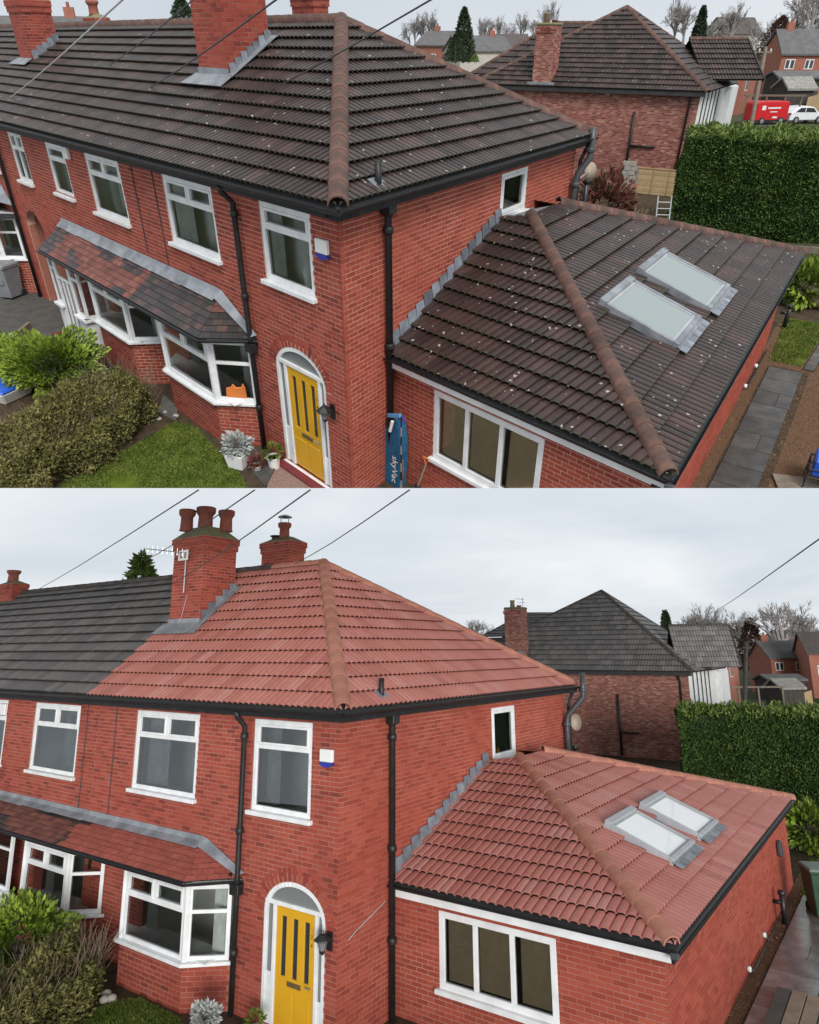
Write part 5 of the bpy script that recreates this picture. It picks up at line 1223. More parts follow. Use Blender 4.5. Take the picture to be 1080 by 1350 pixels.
def build_garden(fr):
    g, P, old = PL.g, PL.P, PL.old; gr = PL.ground
    big = 900
    c = PL.C
    # ground sheet reaching the horizon
    gs = [V((c.x, c.y, 0)) + PL.hf * a + PL.hr * b for a, b in ((4, -14), (4, 10), (big, .9 * big), (big, -.9 * big))]
    gd = MB().prism(Frame((0, 0, 0), (1, 0, 0), (0, 1, 0), UP), [xy(p) for p in gs], -.42, -.02).build('ground', 'field', None, kind='structure')
    gd.data.materials.append(MATS['bounce_white'])            # added pale underside that bounces light onto the place below
    for p_ in gd.data.polygons: p_.material_index = 1 if p_.index == 0 else 0
    xw = g['xw'] - .2; SD = V((PL.q, 1, 0)).normalized(); FXS = fr['FXS']; G = lambda a, c_: FXS.p(a, 0, c_)
    xe = (g['xl'] - g['xy']) * math.hypot(1, PL.q)
    # earth beds along the houses
    sheet('garden_soil', [(-30, -6.5), (8, -6.5), xy(G(-2, 6)), xy(G(xe + 9, 6)), xy(G(xe + 9, -8)), (-30, 1)], -.004, 'soil')
    # side of the house: gravel strip, slab path, gravel bed, grass strip with brick edging
    sheet('side_gravel', [xy(G(-3, .0)), xy(G(-3, 5)), xy(G(xe + 2, 5)), xy(G(xe + 2, 0))], .0, 'gravel_brown')
    rsg = np.random.RandomState(12); pg = poly_sample(rsg, [xy(G(-2, .0)), xy(G(-2, 3.2)), xy(G(xe + 2, 3.2)), xy(G(xe + 2, 0))], 16000)
    tag(leaf_cloud('gravel', np.c_[pg, rsg.uniform(.002, .02, len(pg))], .022, 'gravel_stone', None, 'stuff', seed=8, aspect=1.2, normals=np.tile((0, 0, .2), (len(pg), 1))), 'brown gravel and leaf litter beside the path %s' % ('of the old roofed house' if old else 'of the red roofed house'), 'gravel')
    pw = sheet('path', [xy(G(-2, .20)), xy(G(-2, 1.16)), xy(G(xe * .88, 1.22)), xy(G(xe * .88, .26))], .004, 'soil')
    rows = []; a = -2.0; i = 0; al = xe * .88
    while a < al - .3:
        d = .78 if old else .82; c0 = .26 + .05 * a / al; w = .76 if old else .88
        if i % 3 == 1: rows += [[xy(G(a, c0)), xy(G(a, c0 + w * .62)), xy(G(a + d, c0 + w * .62)), xy(G(a + d, c0))], [xy(G(a, c0 + w * .62)), xy(G(a, c0 + w)), xy(G(a + d, c0 + w)), xy(G(a + d, c0 + w * .62))]]
        else: rows.append([xy(G(a, c0)), xy(G(a, c0 + w)), xy(G(a + d, c0 + w)), xy(G(a + d, c0))])
        a += d; i += 1
    slab_path(pw, [[r_[0], r_[1], r_[2], r_[3]] for r_ in rows], 'slab_wet' if old else 'slab_rain')
    gl = [xy(G(al + .3, .25)), xy(G(al + .3, 1.0)), xy(G(xe + 2.6, 1.25)), xy(G(xe + 2.6, .1))]
    sheet('grass_strip', gl, .006, 'lawn')
    grass('strip_grass', 'short grass strip at the end of the path beside the %s' % ('old roofed extension' if old else 'red roofed extension'), gl, 5000, .006, 4, .05)
    ed = MB(); e0, e1 = G(al + .1, 1.05), G(xe + 2.6, 1.32); n = 12
    edg = sheet('edging_strip', [xy(G(al + .1, 1.03)), xy(G(al + .1, 1.30)), xy(G(xe + 2.6, 1.57)), xy(G(xe + 2.6, 1.30))], .005, 'soil')
    for k in range(n):
        p0, p1 = e0.lerp(e1, k / n), e0.lerp(e1, (k + .93) / n); sd = FXS.n * .22
        MB().hexa([p0 + UP * .006, p0 + sd + UP * .006, p1 + sd + UP * .006, p1 + UP * .006, p0 + UP * .05, p0 + sd + UP * .05, p1 + sd + UP * .05, p1 + UP * .05]).build('edging_brick', 'slab_dark', edg)
    # front garden
    if old:
        lw = [xy(gr(*p)) for p in ((60, 700), (75, 643), (160, 597), (232, 556), (262, 566), (322, 632), (350, 700))]
        sheet('lawn', lw, .006, 'lawn'); grass('lawn_grass', 'mossy green front lawn grass between hedge and bay window', lw, 34000, .006, 7, .034)
        sheet('door_gravel', [xy(gr(*p)) for p in ((352, 645), (357, 615), (372, 608), (440, 650), (430, 680), (350, 680))], .004, 'gravel_pink')
        pv = sheet('door_paving', [xy(gr(*p)) for p in ((283, 577), (330, 590), (345, 600), (372, 610), (357, 650), (330, 650))], .003, 'soil')
        q_ = [[(286, 580), (318, 575), (348, 602), (322, 612)], [(322, 612), (348, 602), (368, 612), (350, 643), (340, 640)][:4]]
        slab_path(pv, [[xy(gr(*p)) for p in k] for k in q_], 'slab_dark')
        dr_ = sheet('drive', [xy(gr(*p)) for p in ((-40, 440), (-40, 340), (60, 330), (130, 450), (60, 470), (0, 440))], .004, 'slab_dark')
        pth = sheet('front_path', [xy(gr(*p)) for p in ((205, 548), (212, 520), (238, 540), (232, 560))], .005, 'soil')
        slab_path(pth, [[xy(gr(*p)) for p in k] for k in (((208, 545), (216, 522), (236, 538), (232, 556)),)], 'slab_dark')
        for k, (px_, py_) in enumerate(((218, 545), (205, 548), (210, 553), (232, 549))):
            b = gr(px_, py_); o = MB().lathe(b, [(.03, 0), (.05 + .012 * k, .015), (.045, .045), (.02, .06)], 8).build('border_stone', 'stone_pale', None, smooth=True, loc=b); tag(o, 'pale stone lying at the end of the olive hedge', 'stone', 'stones by the hedge')
    else:
        lw = [xy(gr(*p)) for p in ((80, 1420), (95, 1345), (150, 1322), (185, 1318), (235, 1345), (290, 1420))]
        sheet('lawn', lw, .006, 'lawn'); grass('lawn_grass', 'green lawn grass below the bay window of the red roofed house', lw, 18000, .006, 9, .045)
        pv = sheet('door_paving', [xy(gr(*p)) for p in ((235, 1348), (330, 1325), (345, 1345), (430, 1400), (240, 1400))], .003, 'soil')
        for k, (px_, py_) in enumerate(((140, 1315), (147, 1321), (137, 1323))):
            b = gr(px_, py_); o = MB().lathe(b, [(.04, 0), (.09, .03), (.08, .09), (.03, .12)], 8).build('border_stone', 'stone_pale', None, smooth=True, loc=b); tag(o, 'pale pinkish stone on the soil beside the bay window', 'stone', 'stones by the bay')
    # privet hedge
    lbl = 'loose olive brown privet hedge %s' % ('beside the mossy front lawn' if old else 'below the neighbour bay under the cleaned roof')
    b0, b1 = (gr(30, 690), gr(225, 548)) if old else (gr(-10, 1450), gr(145, 1310))
    t = thing('privet_hedge', lbl, 'hedge', (b0 + b1) / 2); d = (b1 - b0).normalized(); s_ = UP.cross(d); wdt = 1.9 if old else 1.3; H = .98 if old else .95
    rs = np.random.RandomState(3); n = 46000 if old else 28000; L_ = (b1 - b0).length
    a = rs.uniform(-.05, 1.0, n); th = rs.uniform(0, np.pi, n); rr = rs.uniform(.6, 1.0, n) ** .5
    lum = np.array([1 + .42 * noise.noise(V((x * L_ * 1.3, y * 2.0, 2))) + .20 * noise.noise(V((x * L_ * 4.5, y * 5, 5))) for x, y in zip(a, th)])
    endr = np.clip((1.03 - a) * L_ / .45, .15, 1) ** .5
    off = wdt / 2 * (1 + np.cos(th) * rr * lum * endr); hh = np.maximum(.02, H * np.sin(th) ** .55 * rr * lum * endr)
    p = np.array(b0) + np.outer(a * L_, np.array(d)) + np.outer(off, np.array(s_)); p[:, 2] += hh
    nn = np.outer(np.cos(th), np.array(s_)) + np.outer(np.sin(th) + .4, np.array((0, 0, 1)))
    leaf_cloud('foliage', p, .034, 'privet', t, normals=nn, seed=5, aspect=2.2, nw=.5)
    cm = MB(); F = Frame(b0, d, s_, UP); cm.prism(Frame(b0, s_, UP, d), [(wdt * .2, 0), (wdt * .8, 0), (wdt * .7, H * .45), (wdt * .5, H * .55), (wdt * .3, H * .45)], -.2, L_ * .78); cm.build('core', 'soil', t)
    tw = MB(); rr_ = random.Random(4)
    for k in range(620):
        f = rr_.random(); f = 1 - f * f * .9; y = rr_.uniform(.1, .95) * wdt; o = F.p(f * L_, y, H * rr_.uniform(.3, .7)); e_ = o + V((rr_.gauss(0, .18), rr_.gauss(0, .18), rr_.uniform(.25, .62)))
        tw.tube([o, (o + e_) / 2 + V((rr_.gauss(0, .03), rr_.gauss(0, .03), 0)), e_], [.006, .005, .003], 4, False)
    tw.build('twigs', 'twig', t)
    # laurel
    if old:
        shrub('laurel_bush', 'bright yellow green laurel bush behind the olive hedge', gr(82, 512), (1.0, .95, .58), 13000, .062, 'laurel', seed=11, aspect=1.7)
        shrub('laurel_bush', 'small yellow green shrub at the garden edge beside the blue tub', gr(12, 500), (.55, .5, .45), 3000, .072, 'laurel', seed=13, aspect=1.7)
        b = gr(8, 522); tb = thing('storage_tub', 'blue plastic tub by the laurel bush', 'tub', b); F = flat(b, .4)
        k = lambda s_, z: [F.p(x * s_, y * s_ * .8, z) for x, y in ((-1, -1), (1, -1), (1, 1), (-1, 1))]
        MB().hexa(k(.42, 0) + k(.55, .30)).build('tub', 'white_plastic', tb, bevel=.03); MB().hexa(k(.57, .301) + k(.53, .38)).build('lid', 'blue_plastic', tb, bevel=.03)
        wheelie_bin('grey wheelie bin standing in front of the far bay', gr(17, 392), math.atan2(PL.hr.y, PL.hr.x) - .3, 'grey_bin', 'grey_bin')
        pot('pale grey square planter with silver leaved plant by the bay', gr(316, 614), .19, .30, 'white_plastic', 'silver_leaf', 5, True, .05, 900)
        pot('round cream pot with small green plant beside the door', gr(362, 616), .13, .24, 'white_plastic', 'grass_blade', 6, False, .04, 160)
        pot('low white bowl with withered brown plant between planter and cream pot', gr(339, 620), .10, .12, 'white_plastic', 'red_leaf', 8, False, .04, 240)
        kerb = MB(); kp = [gr(*p) for p in ((0, 465), (40, 432))]; kerb.bar(kp[0] + UP * .08, kp[1] + UP * .08, .09, .16); tag(kerb.build('sleeper_edging', 'old_wood', None, loc=(kp[0] + kp[1]) / 2), 'dark timber sleeper edging a bed of slate chips', 'edging')
    else:
        shrub('laurel_bush', 'glossy green laurel bush under the white porch by the red roofed terrace', gr(18, 1300), (.85, .8, .66), 7000, .072, 'laurel', seed=21, aspect=1.7)
        pot('white square planter with silver plant against the cleaned house bay', gr(268, 1378), .17, .24, 'white_plastic', 'silver_leaf', 5, True, .04, 900)
        pot('small cream pot at the foot of the front drainpipe', gr(334, 1372), .11, .18, 'white_plastic', 'grass_blade', 6, False, .04, 160)
    # things against the house
    if old:
        FXF = fr['FXF']; a_, b_ = FXF.hit(521, 560, .15)
        base = FXF.p(a_ + .0, 0, .18)
        t = thing('equipment_bag', 'tall blue equipment bag with pale lettering leaning in the corner', 'bag', base); Fb = Frame(base, FXF.u, (FXF.v * 1 - FXF.n * .05).normalized(), FXF.n)
        hB = FXF.hit(521, 556, .15)[1]
        prof = [(-.19, 0), (.19, 0), (.22, .5), (.21, hB * .7), (.15, hB * .95), (.06, hB), (-.08, hB), (-.15, hB * .92), (-.20, hB * .6), (-.22, .4)]
        MB().prism(Fb, prof, -.10, .10).build('bag', 'blue_bag', t, bevel=.04)
        lettering('skyVac', Frame(Fb.p(.04, hB * .50, .104), -Fb.v, Fb.u, Fb.n), .20, .004, 'white_plastic', t)
        st = MB(); st.tube([Fb.p(.20, hB * .5, .05), Fb.p(.26, hB * .45, .05), Fb.p(.28, hB * .25, .05), Fb.p(.22, .1, .05)], .012, 6); st.build('strap', 'old_wood', t)
        px0 = FXF.hit(528, 552, .30)
        t = thing('squeegee_pole', 'black and silver pole with blue squeegee head leaning on the blue bag', 'pole', FXF.p(px0[0] + .10, 0, .42)); p0, p1 = FXF.p(px0[0] + .14, 0, .42), FXF.p(px0[0], px0[1], .28); n = 9
        for k in range(n): MB().tube([p0.lerp(p1, k / n), p0.lerp(p1, (k + 1) / n)], .020 - .0008 * k, 8).build('pole_section', 'steel' if k % 2 else 'black_plastic', t)
        h0 = FXF.hit(519, 548, .30); hd = FXF.p(h0[0], h0[1], .28); Fh = Frame(hd, (FXF.u + UP * .35), (UP - FXF.u * .35), FXF.n); MB().box(Fh, -.17, .17, -.04, .03, -.03, .03).build('squeegee_head', 'pale_blue_plastic', t, bevel=.01)
        MB().tube([p1, hd], .018, 6).build('neck', 'black_plastic', t); MB().tube([FXF.p(h0[0] - .10, h0[1] - .34, .30), FXF.p(h0[0] - .03, h0[1] - .12, .30)], .03, 8).build('roller', 'white_plastic', t)
        ring = [p1 + FXF.u * (.07 * math.cos(k * .5) + .02) + UP * (.07 * math.sin(k * .5) - .03) for k in range(14)]; MB().tube(ring, .010, 5).build('cord_loop', 'blue_plastic', t)
        s0 = FXF.hit(562, 604, .08); t = thing('garden_spade', 'garden spade with orange handle leaning on the extension wall', 'spade', FXF.p(s0[0] - .05, 0, .25))
        top = FXF.p(s0[0], s0[1], .08); bot = FXF.p(s0[0] - .05, .25, .22); MB().tube([top - UP * .12, bot], .017, 8).build('shaft', 'old_wood', t)
        MB().tube([top + FXF.u * -.07, top + FXF.u * .07], .018, 8).build('grip', 'orange_bag', t); MB().tube([top - FXF.u * .06, top - UP * .13, top + FXF.u * .06], .014, 6).build('yoke', 'orange_bag', t)
        MB().prism(Frame(bot, FXF.u, UP, FXF.n), [(-.09, .02), (.09, .02), (.09, -.20), (0, -.25), (-.09, -.20)], -.006, .006).build('blade', 'cast_iron', t)
        b = gr(1073, 405); o = MB().lathe(b, [(.12, 0), (.28, .10), (.33, .30), (.28, .50), (.16, .60), (.14, .64), (.18, .68), (.16, .69), (.12, .62)], 20).build('garden_urn', 'clay_pale', None, smooth=True, loc=b); tag(o, 'round brown pottery urn standing on the gravel', 'urn')
        b = gr(1078, 640); t = thing('garden_trolley', 'black wire trolley carrying a blue plastic crate on the gravel', 'trolley', b); F = flat(b, .3); k = MB()
        for z in (.12, .28, .44): k.tube([F.p(-.25, -.3, z), F.p(.35, -.3, z), F.p(.35, .3, z), F.p(-.25, .3, z), F.p(-.25, -.3, z)], .014, 5)
        for x in (-.25, .05, .35):
            for y in (-.3, .3): k.tube([F.p(x, y, .0), F.p(x, y, .46)], .014, 5)
        k.build('wire_basket', 'black_plastic', t); MB().box(F, -.2, .35, -.28, .28, .30, .62).build('crate', 'blue_plastic', t, bevel=.03); MB().tube([F.p(.3, 0, .4), F.p(.32, .0, 1.0)], .02, 6).build('handle', 'blue_plastic', t)
        b = gr(1052, 640); dk = thing('timber_offcut', 'dark flat board lying on gravel beside the path', 'board', b); MB().box(flat(b, .6), -.4, .35, -.25, .25, .006, .05).build('board', 'old_wood', dk)
    else:
        wheelie_bin('dark green wheelie bin with pale lid on the gravel bed', gr(1086, 1208), math.atan2(PL.hr.y, PL.hr.x) - .15, 'green_bin', 'green_bin_lid')
        b = gr(1068, 1340); dk = thing('decking', 'weathered timber deck beside the wet path', 'decking', b); F = flat(b, math.atan2(SD.y, SD.x)); 
        for k in range(6): MB().box(F, -1.0, .55, .55 - .24 * k - .22, .55 - .24 * k, .05, .12 + .004 * (k % 2)).build('deck_board', 'decking' if k else 'slab_dark', dk, bevel=.005)
        p0 = fr['FXS'].p(.9, 0, .02); t = thing('low_gate', 'low weathered wooden gate at the side of the extension', 'gate', p0); Fg = upright(p0, FXS.n)
        zt = fr['FXS'].hit(962, 1334, .3)[1]; zt = max(.3, zt)
        for k in range(4): MB().box(Fg, .05, .75, zt - .14 - .16 * k, zt - .01 - .16 * k, -.02, .02 - .002 * k).build('board', 'old_wood', t)
        MB().box(Fg, .0, .07, 0, zt + .02, -.035, .035).build('post', 'old_wood', t); MB().box(Fg, .70, .77, 0, zt + .02, -.035, .035).build('post', 'old_wood', t)
    # conifer hedge beyond the extension, with a shrub at its foot
    dep, x0, ytop = (27.0, 908, 178) if old else (29.0, 896, 938)
    pl_ = PL.pt(x0, ytop, dep); dh = PL.d(x0 - 6, ytop); uh = V((dh.y, -dh.x, 0)).normalized(); Fh = upright((pl_.x, pl_.y, 0), uh)
    t = thing('conifer_hedge', 'tall clipped dark green conifer hedge %s' % ('behind the old brown extension roof' if old else 'behind the cleaned red extension roof'), 'hedge', Fh.o)
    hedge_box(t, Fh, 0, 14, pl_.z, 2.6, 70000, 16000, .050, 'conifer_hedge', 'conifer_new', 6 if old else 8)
    sb = PL.pt(1070, 345, 20.5) if old else PL.pt(1068, 1090, 21.0); sb.z = 0
    shrub('leafy_shrub', 'leafy green shrub at the foot of the conifer hedge %s' % ('by the mossy grass strip' if old else 'beyond the bulkhead light'), sb, (.8, .7, .55), 1500, .12, 'laurel', seed=31, aspect=2.2)
    low = Fh.p(3, 0, 1.8); lg = MB().bar(Fh.p(.5, .12, 2.2), Fh.p(9, .12, 1.4), .18, .24).build('timber_edging', 'old_wood', None, loc=low); tag(lg, 'long timber edging in front of the conifer hedge %s' % ('near the brown urn' if old else 'near the green bin'), 'edging')

# ------------------------------------------------------------------ the house behind and the street
def back_house():
    old = PL.old
    if old: dep, cor, vpx, apx, lft, up2 = 34.0, (925, 121), 1160, (827, 9), (640, 112), ((620, 93), (733, 30), (790, 30))
    else: dep, cor, vpx, apx, lft, up2 = 38.0, (907, 886), 1160, (793, 779), (596, 882), ((636, 836), (692, 809), (738, 809))
    E_ = PL.pt(*cor, dep); dv = PL.d(vpx, 51 if old else 858); dv = V((dv.x, dv.y, 0)).normalized(); uv = V((dv.y, -dv.x, 0))
    F = Frame((E_.x, E_.y, 0), uv, UP, -dv); ze = E_.z
    t = thing('detached_house', 'hipped brick house with white timbered front %s' % ('behind the timber fence panel' if old else 'behind the cleaned red extension'), 'house', F.o)
    B, T = Bricks(), Tiles()
    a0 = F.hit(*lft)[0] - .5
    w = wall_slab('side_wall', F, a0, -.004, 0, ze, [], 'mortar_pale', t, .25); B.add(w, F, lay_bricks(a0, 0, 0, ze, []), 'brick_dark')
    dp_ = 9.0
    ap = F.hit(*apx, -4.6); apex = F.p(ap[0], ap[1], -4.6)
    eL, eR, eB = F.p(a0 - .3, ze, .35), F.p(.38, ze, .35), F.p(.38, ze, -dp_)
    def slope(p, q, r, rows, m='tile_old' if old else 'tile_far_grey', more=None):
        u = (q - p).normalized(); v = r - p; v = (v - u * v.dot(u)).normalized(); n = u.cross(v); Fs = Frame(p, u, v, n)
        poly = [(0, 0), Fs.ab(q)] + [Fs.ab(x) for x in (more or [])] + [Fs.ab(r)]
        o = MB().poly(*[Fs.p(a, b, -.012) for a, b in poly]).build('roof', 'timber_and_shade_black', t); T.add(o, Fs, poly, .34, Fs.ab(r)[1] / rows, lambda a, b: m); return o, Fs
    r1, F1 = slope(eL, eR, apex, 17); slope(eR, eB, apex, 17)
    m_r = 'ridge_old' if old else 'ridge_grey'
    ridge_run(r1, eR + F1.n * .02, apex, m_r, (F1.n + UP * .4 + uv).normalized(), .14, .5, 'hip_tile'); ridge_run(r1, eL, apex, m_r, F1.n + UP, .13, .5, 'hip_tile'); ridge_run(r1, eB + UP * .03, apex, m_r, UP + uv, .13, .5, 'hip_tile')
    MB().box(F, a0, .2, ze - .20, ze - .01, .03, .33).build('eaves', 'timber_and_shade_black', t)
    # second hip rising behind it
    L0 = F.hit(*up2[0], -4.0); L1 = F.hit(*up2[1], -8.0); L2 = F.hit(*up2[2], -8.0)
    zl = ze + .1; q0, q1, q2, q3 = F.p(L0[0], L0[1] - .2, -4.0), F.p(L2[0] + 3, L0[1] - .2, -4.0), F.p(L2[0] + .3, L2[1], -8.0), F.p(L1[0], L1[1], -8.0)
    MB().box(F, L0[0] + .3, L2[0] + 2, 0, L0[1] - .25, -9.0, -4.3).build('rear_wing_wall', 'brick_dark', t)
    r2, F2 = slope(q0, q1, q3, 9, more=[q2]); ridge_run(r2, q3, q2, m_r, UP, .13, .5); ridge_run(r2, q0, q3, m_r, UP + F2.n, .13, .5, 'hip_tile')
    # chimney
    cx = F.hit(*((713, 108) if old else (677, 858)), .3); ct = F.hit(*((716, 34) if old else (677, 803)), .3)
    mb = MB(); cb_ = cx[1] - .3; wc = .52 if old else .58; mb.box(F, cx[0] - wc, cx[0] + wc, cb_, ct[1], -.75, .25); ch = mb.build('chimney', 'mortar_pale', t)
    Fc = Frame(F.p(0, 0, .254), F.u, F.v, F.n); B.add(ch, Fc, lay_bricks(cx[0] - wc, cx[0] + wc, cb_, ct[1], []), 'brick_dark')
    Fc2 = Frame(F.p(cx[0] + wc + .004, 0, .25), -F.n, UP, F.u); B.add(ch, Fc2, lay_bricks(0, 1.0, cb_, ct[1], [], .1), 'brick_dark')
    B.add(ch, Frame(F.p(0, 0, .30), F.u, F.v, F.n), lay_bricks(cx[0] - wc - .06, cx[0] + wc + .06, ct[1] - .30, ct[1] - .06, []), 'brick_dark')
    MB().box(F, cx[0] - wc - .04, cx[0] + wc + .04, ct[1] + .002, ct[1] + .14, -.78, .28).build('flaunching', 'flaunching', ch, bevel=.05)
    for dx, h, m in ((-.18, .48, 'clay_pale'), (.28, .14, 'clay_pot')): MB().lathe(F.p(cx[0] + dx, ct[1] + .12, -.2), [(.16, 0), (.14, h * .8), (.17, h * .85), (.17, h), (.1, h)], 12).build('chimney_pot', m, ch, smooth=True)
    MB().box(F, cx[0] - wc - .25, cx[0] + wc + .25, cb_ + .12, cb_ + .30, .26, .34).build('lead_apron', 'lead', ch)
    if not old:
        o = F.p(cx[0] + .55, ct[1], -.2); ae = MB(); ae.tube([o - UP * .1, o + UP * .75], .018, 5); ae.tube([o + UP * .7 - uv * .5, o + UP * .62 + uv * .1], .014, 5); ae.tube([o + UP * .42 - uv * .35, o + UP * .42 + uv * .15], .014, 5); ae.build('aerial', 'steel', ch)
    # pipes on the brick wall
    pts = ((837, 147), (832, 232), (863, 194)) if old else ((814, 915), (810, 1006), (843, 967))
    p0, p1, p2 = [F.hit(*p, .08) for p in pts]; pipe(t, [F.p(p0[0], p0[1], .08), F.p(p0[0], max(p1[1], .1), .08)], .065, 'cast_iron', 'soil_pipe'); pipe(t, [F.p(p0[0], p2[1], .08), F.p(p2[0], p2[1], .08)], .055, 'cast_iron', 'branch_pipe')
    pipe(t, [F.p(-.45, ze - .1, .2), F.p(-.45, ze - .5, .07), F.p(-.5, 0, .07)], .05, 'cast_iron')
    if old:
        s_ = F.hit(802, 124, .1); MB().box(F, s_[0] - .12, s_[0] + .12, s_[1] - .06, s_[1] + .06, .006, .12).build('floodlight', 'steel', t)
    # white timbered front running back
    FR = Frame(F.p(0, 0, -.01), dv, UP, uv); Lf = 12.0
    zb = ze - 2.55
    MB().box(FR, .0, Lf, 0, zb, -.2, 0).build('front_wall', 'brick_dark', t); fp = MB().box(FR, 0, Lf, zb, ze, -.2, .006).build('render_panel', 'timber_white', t)
    for k in range(11): MB().box(FR, .35 + .55 * k, .52 + .55 * k, zb + .12, ze - .05, .008, .04).build('timber_stud', 'timber_and_shade_black' if k % 2 else 'upvc', fp)
    MB().box(FR, 0, Lf, zb - .06, zb + .1, .01, .06).build('timber_rail', 'upvc', fp)
    bx = MB().box(FR, 7.6, 10.2, zb + .3, ze - .15, .01, .35).build('oriel', 'upvc', t)
    for F_, a_, b_ in ((Frame(FR.p(0, 0, .355), dv, UP, uv), 7.65, 10.15),): window(bx, F_, a_, b_, zb + .45, ze - .2, [(0, .65, [.33, .66], False), (.65, 1, [.33, .66], False)], .08, name='oriel_light', sill=False, glass='car_glass')
    Fq = Frame(FR.p(3.9, 0, .45), uv * -1, UP, -dv); Fq = Frame(FR.p(7.595, 0, 0.02), uv, UP, -dv); window(bx, Fq, .02, .32, zb + .4, ze - .2, [(0, .62, [], False), (.62, 1, [], False)], .06, name='oriel_light', sill=False, glass='old_pane')
    # gabled wing: dark tiled slope towards us, pale gable facing right
    gy = (dep + 3.2)
    g0, g1 = (PL.pt(909, 52, gy + 1.0), PL.pt(985, 52, gy + 1.0)) if old else (PL.pt(881, 826, gy), PL.pt(961, 825, gy))
    e1 = PL.pt(975, 106, gy - .8) if old else PL.pt(950, 880, gy - 1.5); e0 = PL.pt(958, 112, gy - .8) if old else PL.pt(938, 884, gy - 1.5)
    u = (g1 - g0).normalized(); dn = (e1 - g1); dn = dn - u * dn.dot(u); low0 = g0 + dn; low1 = g1 + dn
    rr, Fs = slope(low0, low1, g0, 8, more=[g1]); ridge_run(rr, g0 + UP * .04, g1 + UP * .04, 'ridge_old' if old else 'ridge_grey', UP, .13, .5)
    back1 = V((2 * g1.x - low1.x, 2 * g1.y - low1.y, low1.z)); MB().poly(low1 - u * .25, back1 - u * .25, g1 - u * .25 - UP * .1).build('gable', 'render_cream', t)
    MB().bar(low1 + UP * .02, g1 + UP * .02, .08, .22).build('barge_board', 'timber_and_shade_black', t); MB().poly(g0 + UP * -.02, g1 - UP * .02, back1, back1 - (g1 - g0)).build('wing_back_slope', 'tile_old' if old else 'tile_grey', t)
    B.finish(t, 300); T.finish(300)
    # garden in front of it
    sheet('back_garden', [xy(F.p(a_, 0, c_)) for a_, c_ in ((-10, .1), (3, .1), (3, 12), (-10, 12))], -.006, 'soil')
    ft = F.p
    if old:
        fa, fb = F.hit(838, 237, 1.6), F.hit(897, 264, 1.6); fz = max(1.2, fa[1]); Fz = Frame(F.p(fa[0], 0, 1.6), F.u, UP, F.n); W = max(2.0, F.hit(900, 250, 1.6)[0] - fa[0])
        f_ = thing('fence_panel', 'pale new timber fence panel at the foot of the brick house', 'fence', Fz.o)
        n = 9
        for k in range(n): MB().box(Fz, .08, W - .08, fz * k / n + .02, fz * (k + 1) / n + .03, -.02 + .008 * (k % 2), .012 + .008 * (k % 2)).build('fence_board', 'fence_wood', f_)
        for x in (.0, W - .1): MB().box(Fz, x, x + .1, 0, fz + .1, -.06, .05).build('post', 'concrete', f_)
        MB().box(Fz, .08, W - .08, fz + .032, fz + .08, -.03, .04).build('capping', 'fence_wood', f_)
        for x in (W * .35, W * .68): MB().box(Fz, x, x + .05, .03, fz, .021, .05).build('batten', 'fence_wood', f_)
        gw = thing('garden_wall', 'pale stone block wall beside the timber fence panel', 'wall', F.p(fa[0] - .7, 0, 1.7)); Fw = Frame(F.p(fa[0] - .75, 0, 1.7), F.u, UP, F.n)
        for r_ in range(7):
            for c_ in range(2): MB().box(Fw, .34 * c_ + (.1 if r_ % 2 else 0), .34 * c_ + .32 + (.1 if r_ % 2 else 0), .22 * r_, .22 * r_ + .205, -.12, .02 * ((r_ + c_) % 2)).build('stone', 'stone_pale', gw)
        gw = thing('garden_wall', 'mossy stone block wall between fence panel and conifer hedge', 'wall', F.p(fa[0] + W + .1, 0, 1.5)); Fw = Frame(F.p(fa[0] + W + .1, 0, 1.5), F.u, UP, F.n)
        for r_ in range(6):
            for c_ in range(2): MB().box(Fw, .36 * c_ + (.1 if r_ % 2 else 0), .36 * c_ + .34 + (.1 if r_ % 2 else 0), .22 * r_, .22 * r_ + .205, -.12, .02 * ((r_ + c_) % 2)).build('stone', 'stone_pale', gw)
        sb = PL.pt(800, 262, dep - 5.5); sb.z = 0
        zt = PL.pt(800, 226, dep - 5.5).z
        shrub('red_shrub', 'red leaved shrub growing against the brick house', sb, (1.15, .9, zt * .46), 3200, .11, 'red_leaf', seed=17)
        lp = PL.pt(868, 290, dep - 7.5); lt = PL.pt(868, 258, dep - 7.5); l2 = PL.pt(885, 262, dep - 7.5); l = thing('ladder', 'short aluminium ladder standing upright by the timber fence panel', 'ladder', (lp.x, lp.y, 0)); dx = l2 - lt; dx.z = 0
        for o in (V(), dx): MB().bar(V((lt.x, lt.y, 0)) + o - PL.hf * .5, lt + o, .05, .03).build('stile', 'ladder_alu', l)
        zt = lt.z
        for k in range(1, 8): p_ = (V((lt.x, lt.y, 0)) - PL.hf * .5).lerp(lt, k / 8.0); MB().tube([p_, p_ + dx], .018, 6).build('rung', 'ladder_alu', l)
        cp = PL.pt(845, 268, dep - 6.5); cp.z = 0; shrub('dead_shrub', 'brown withered shrub in front of the timber fence panel', cp, (1.3, .6, .45), 900, .10, 'twig', seed=19, stem_m='twig')
    return F, t
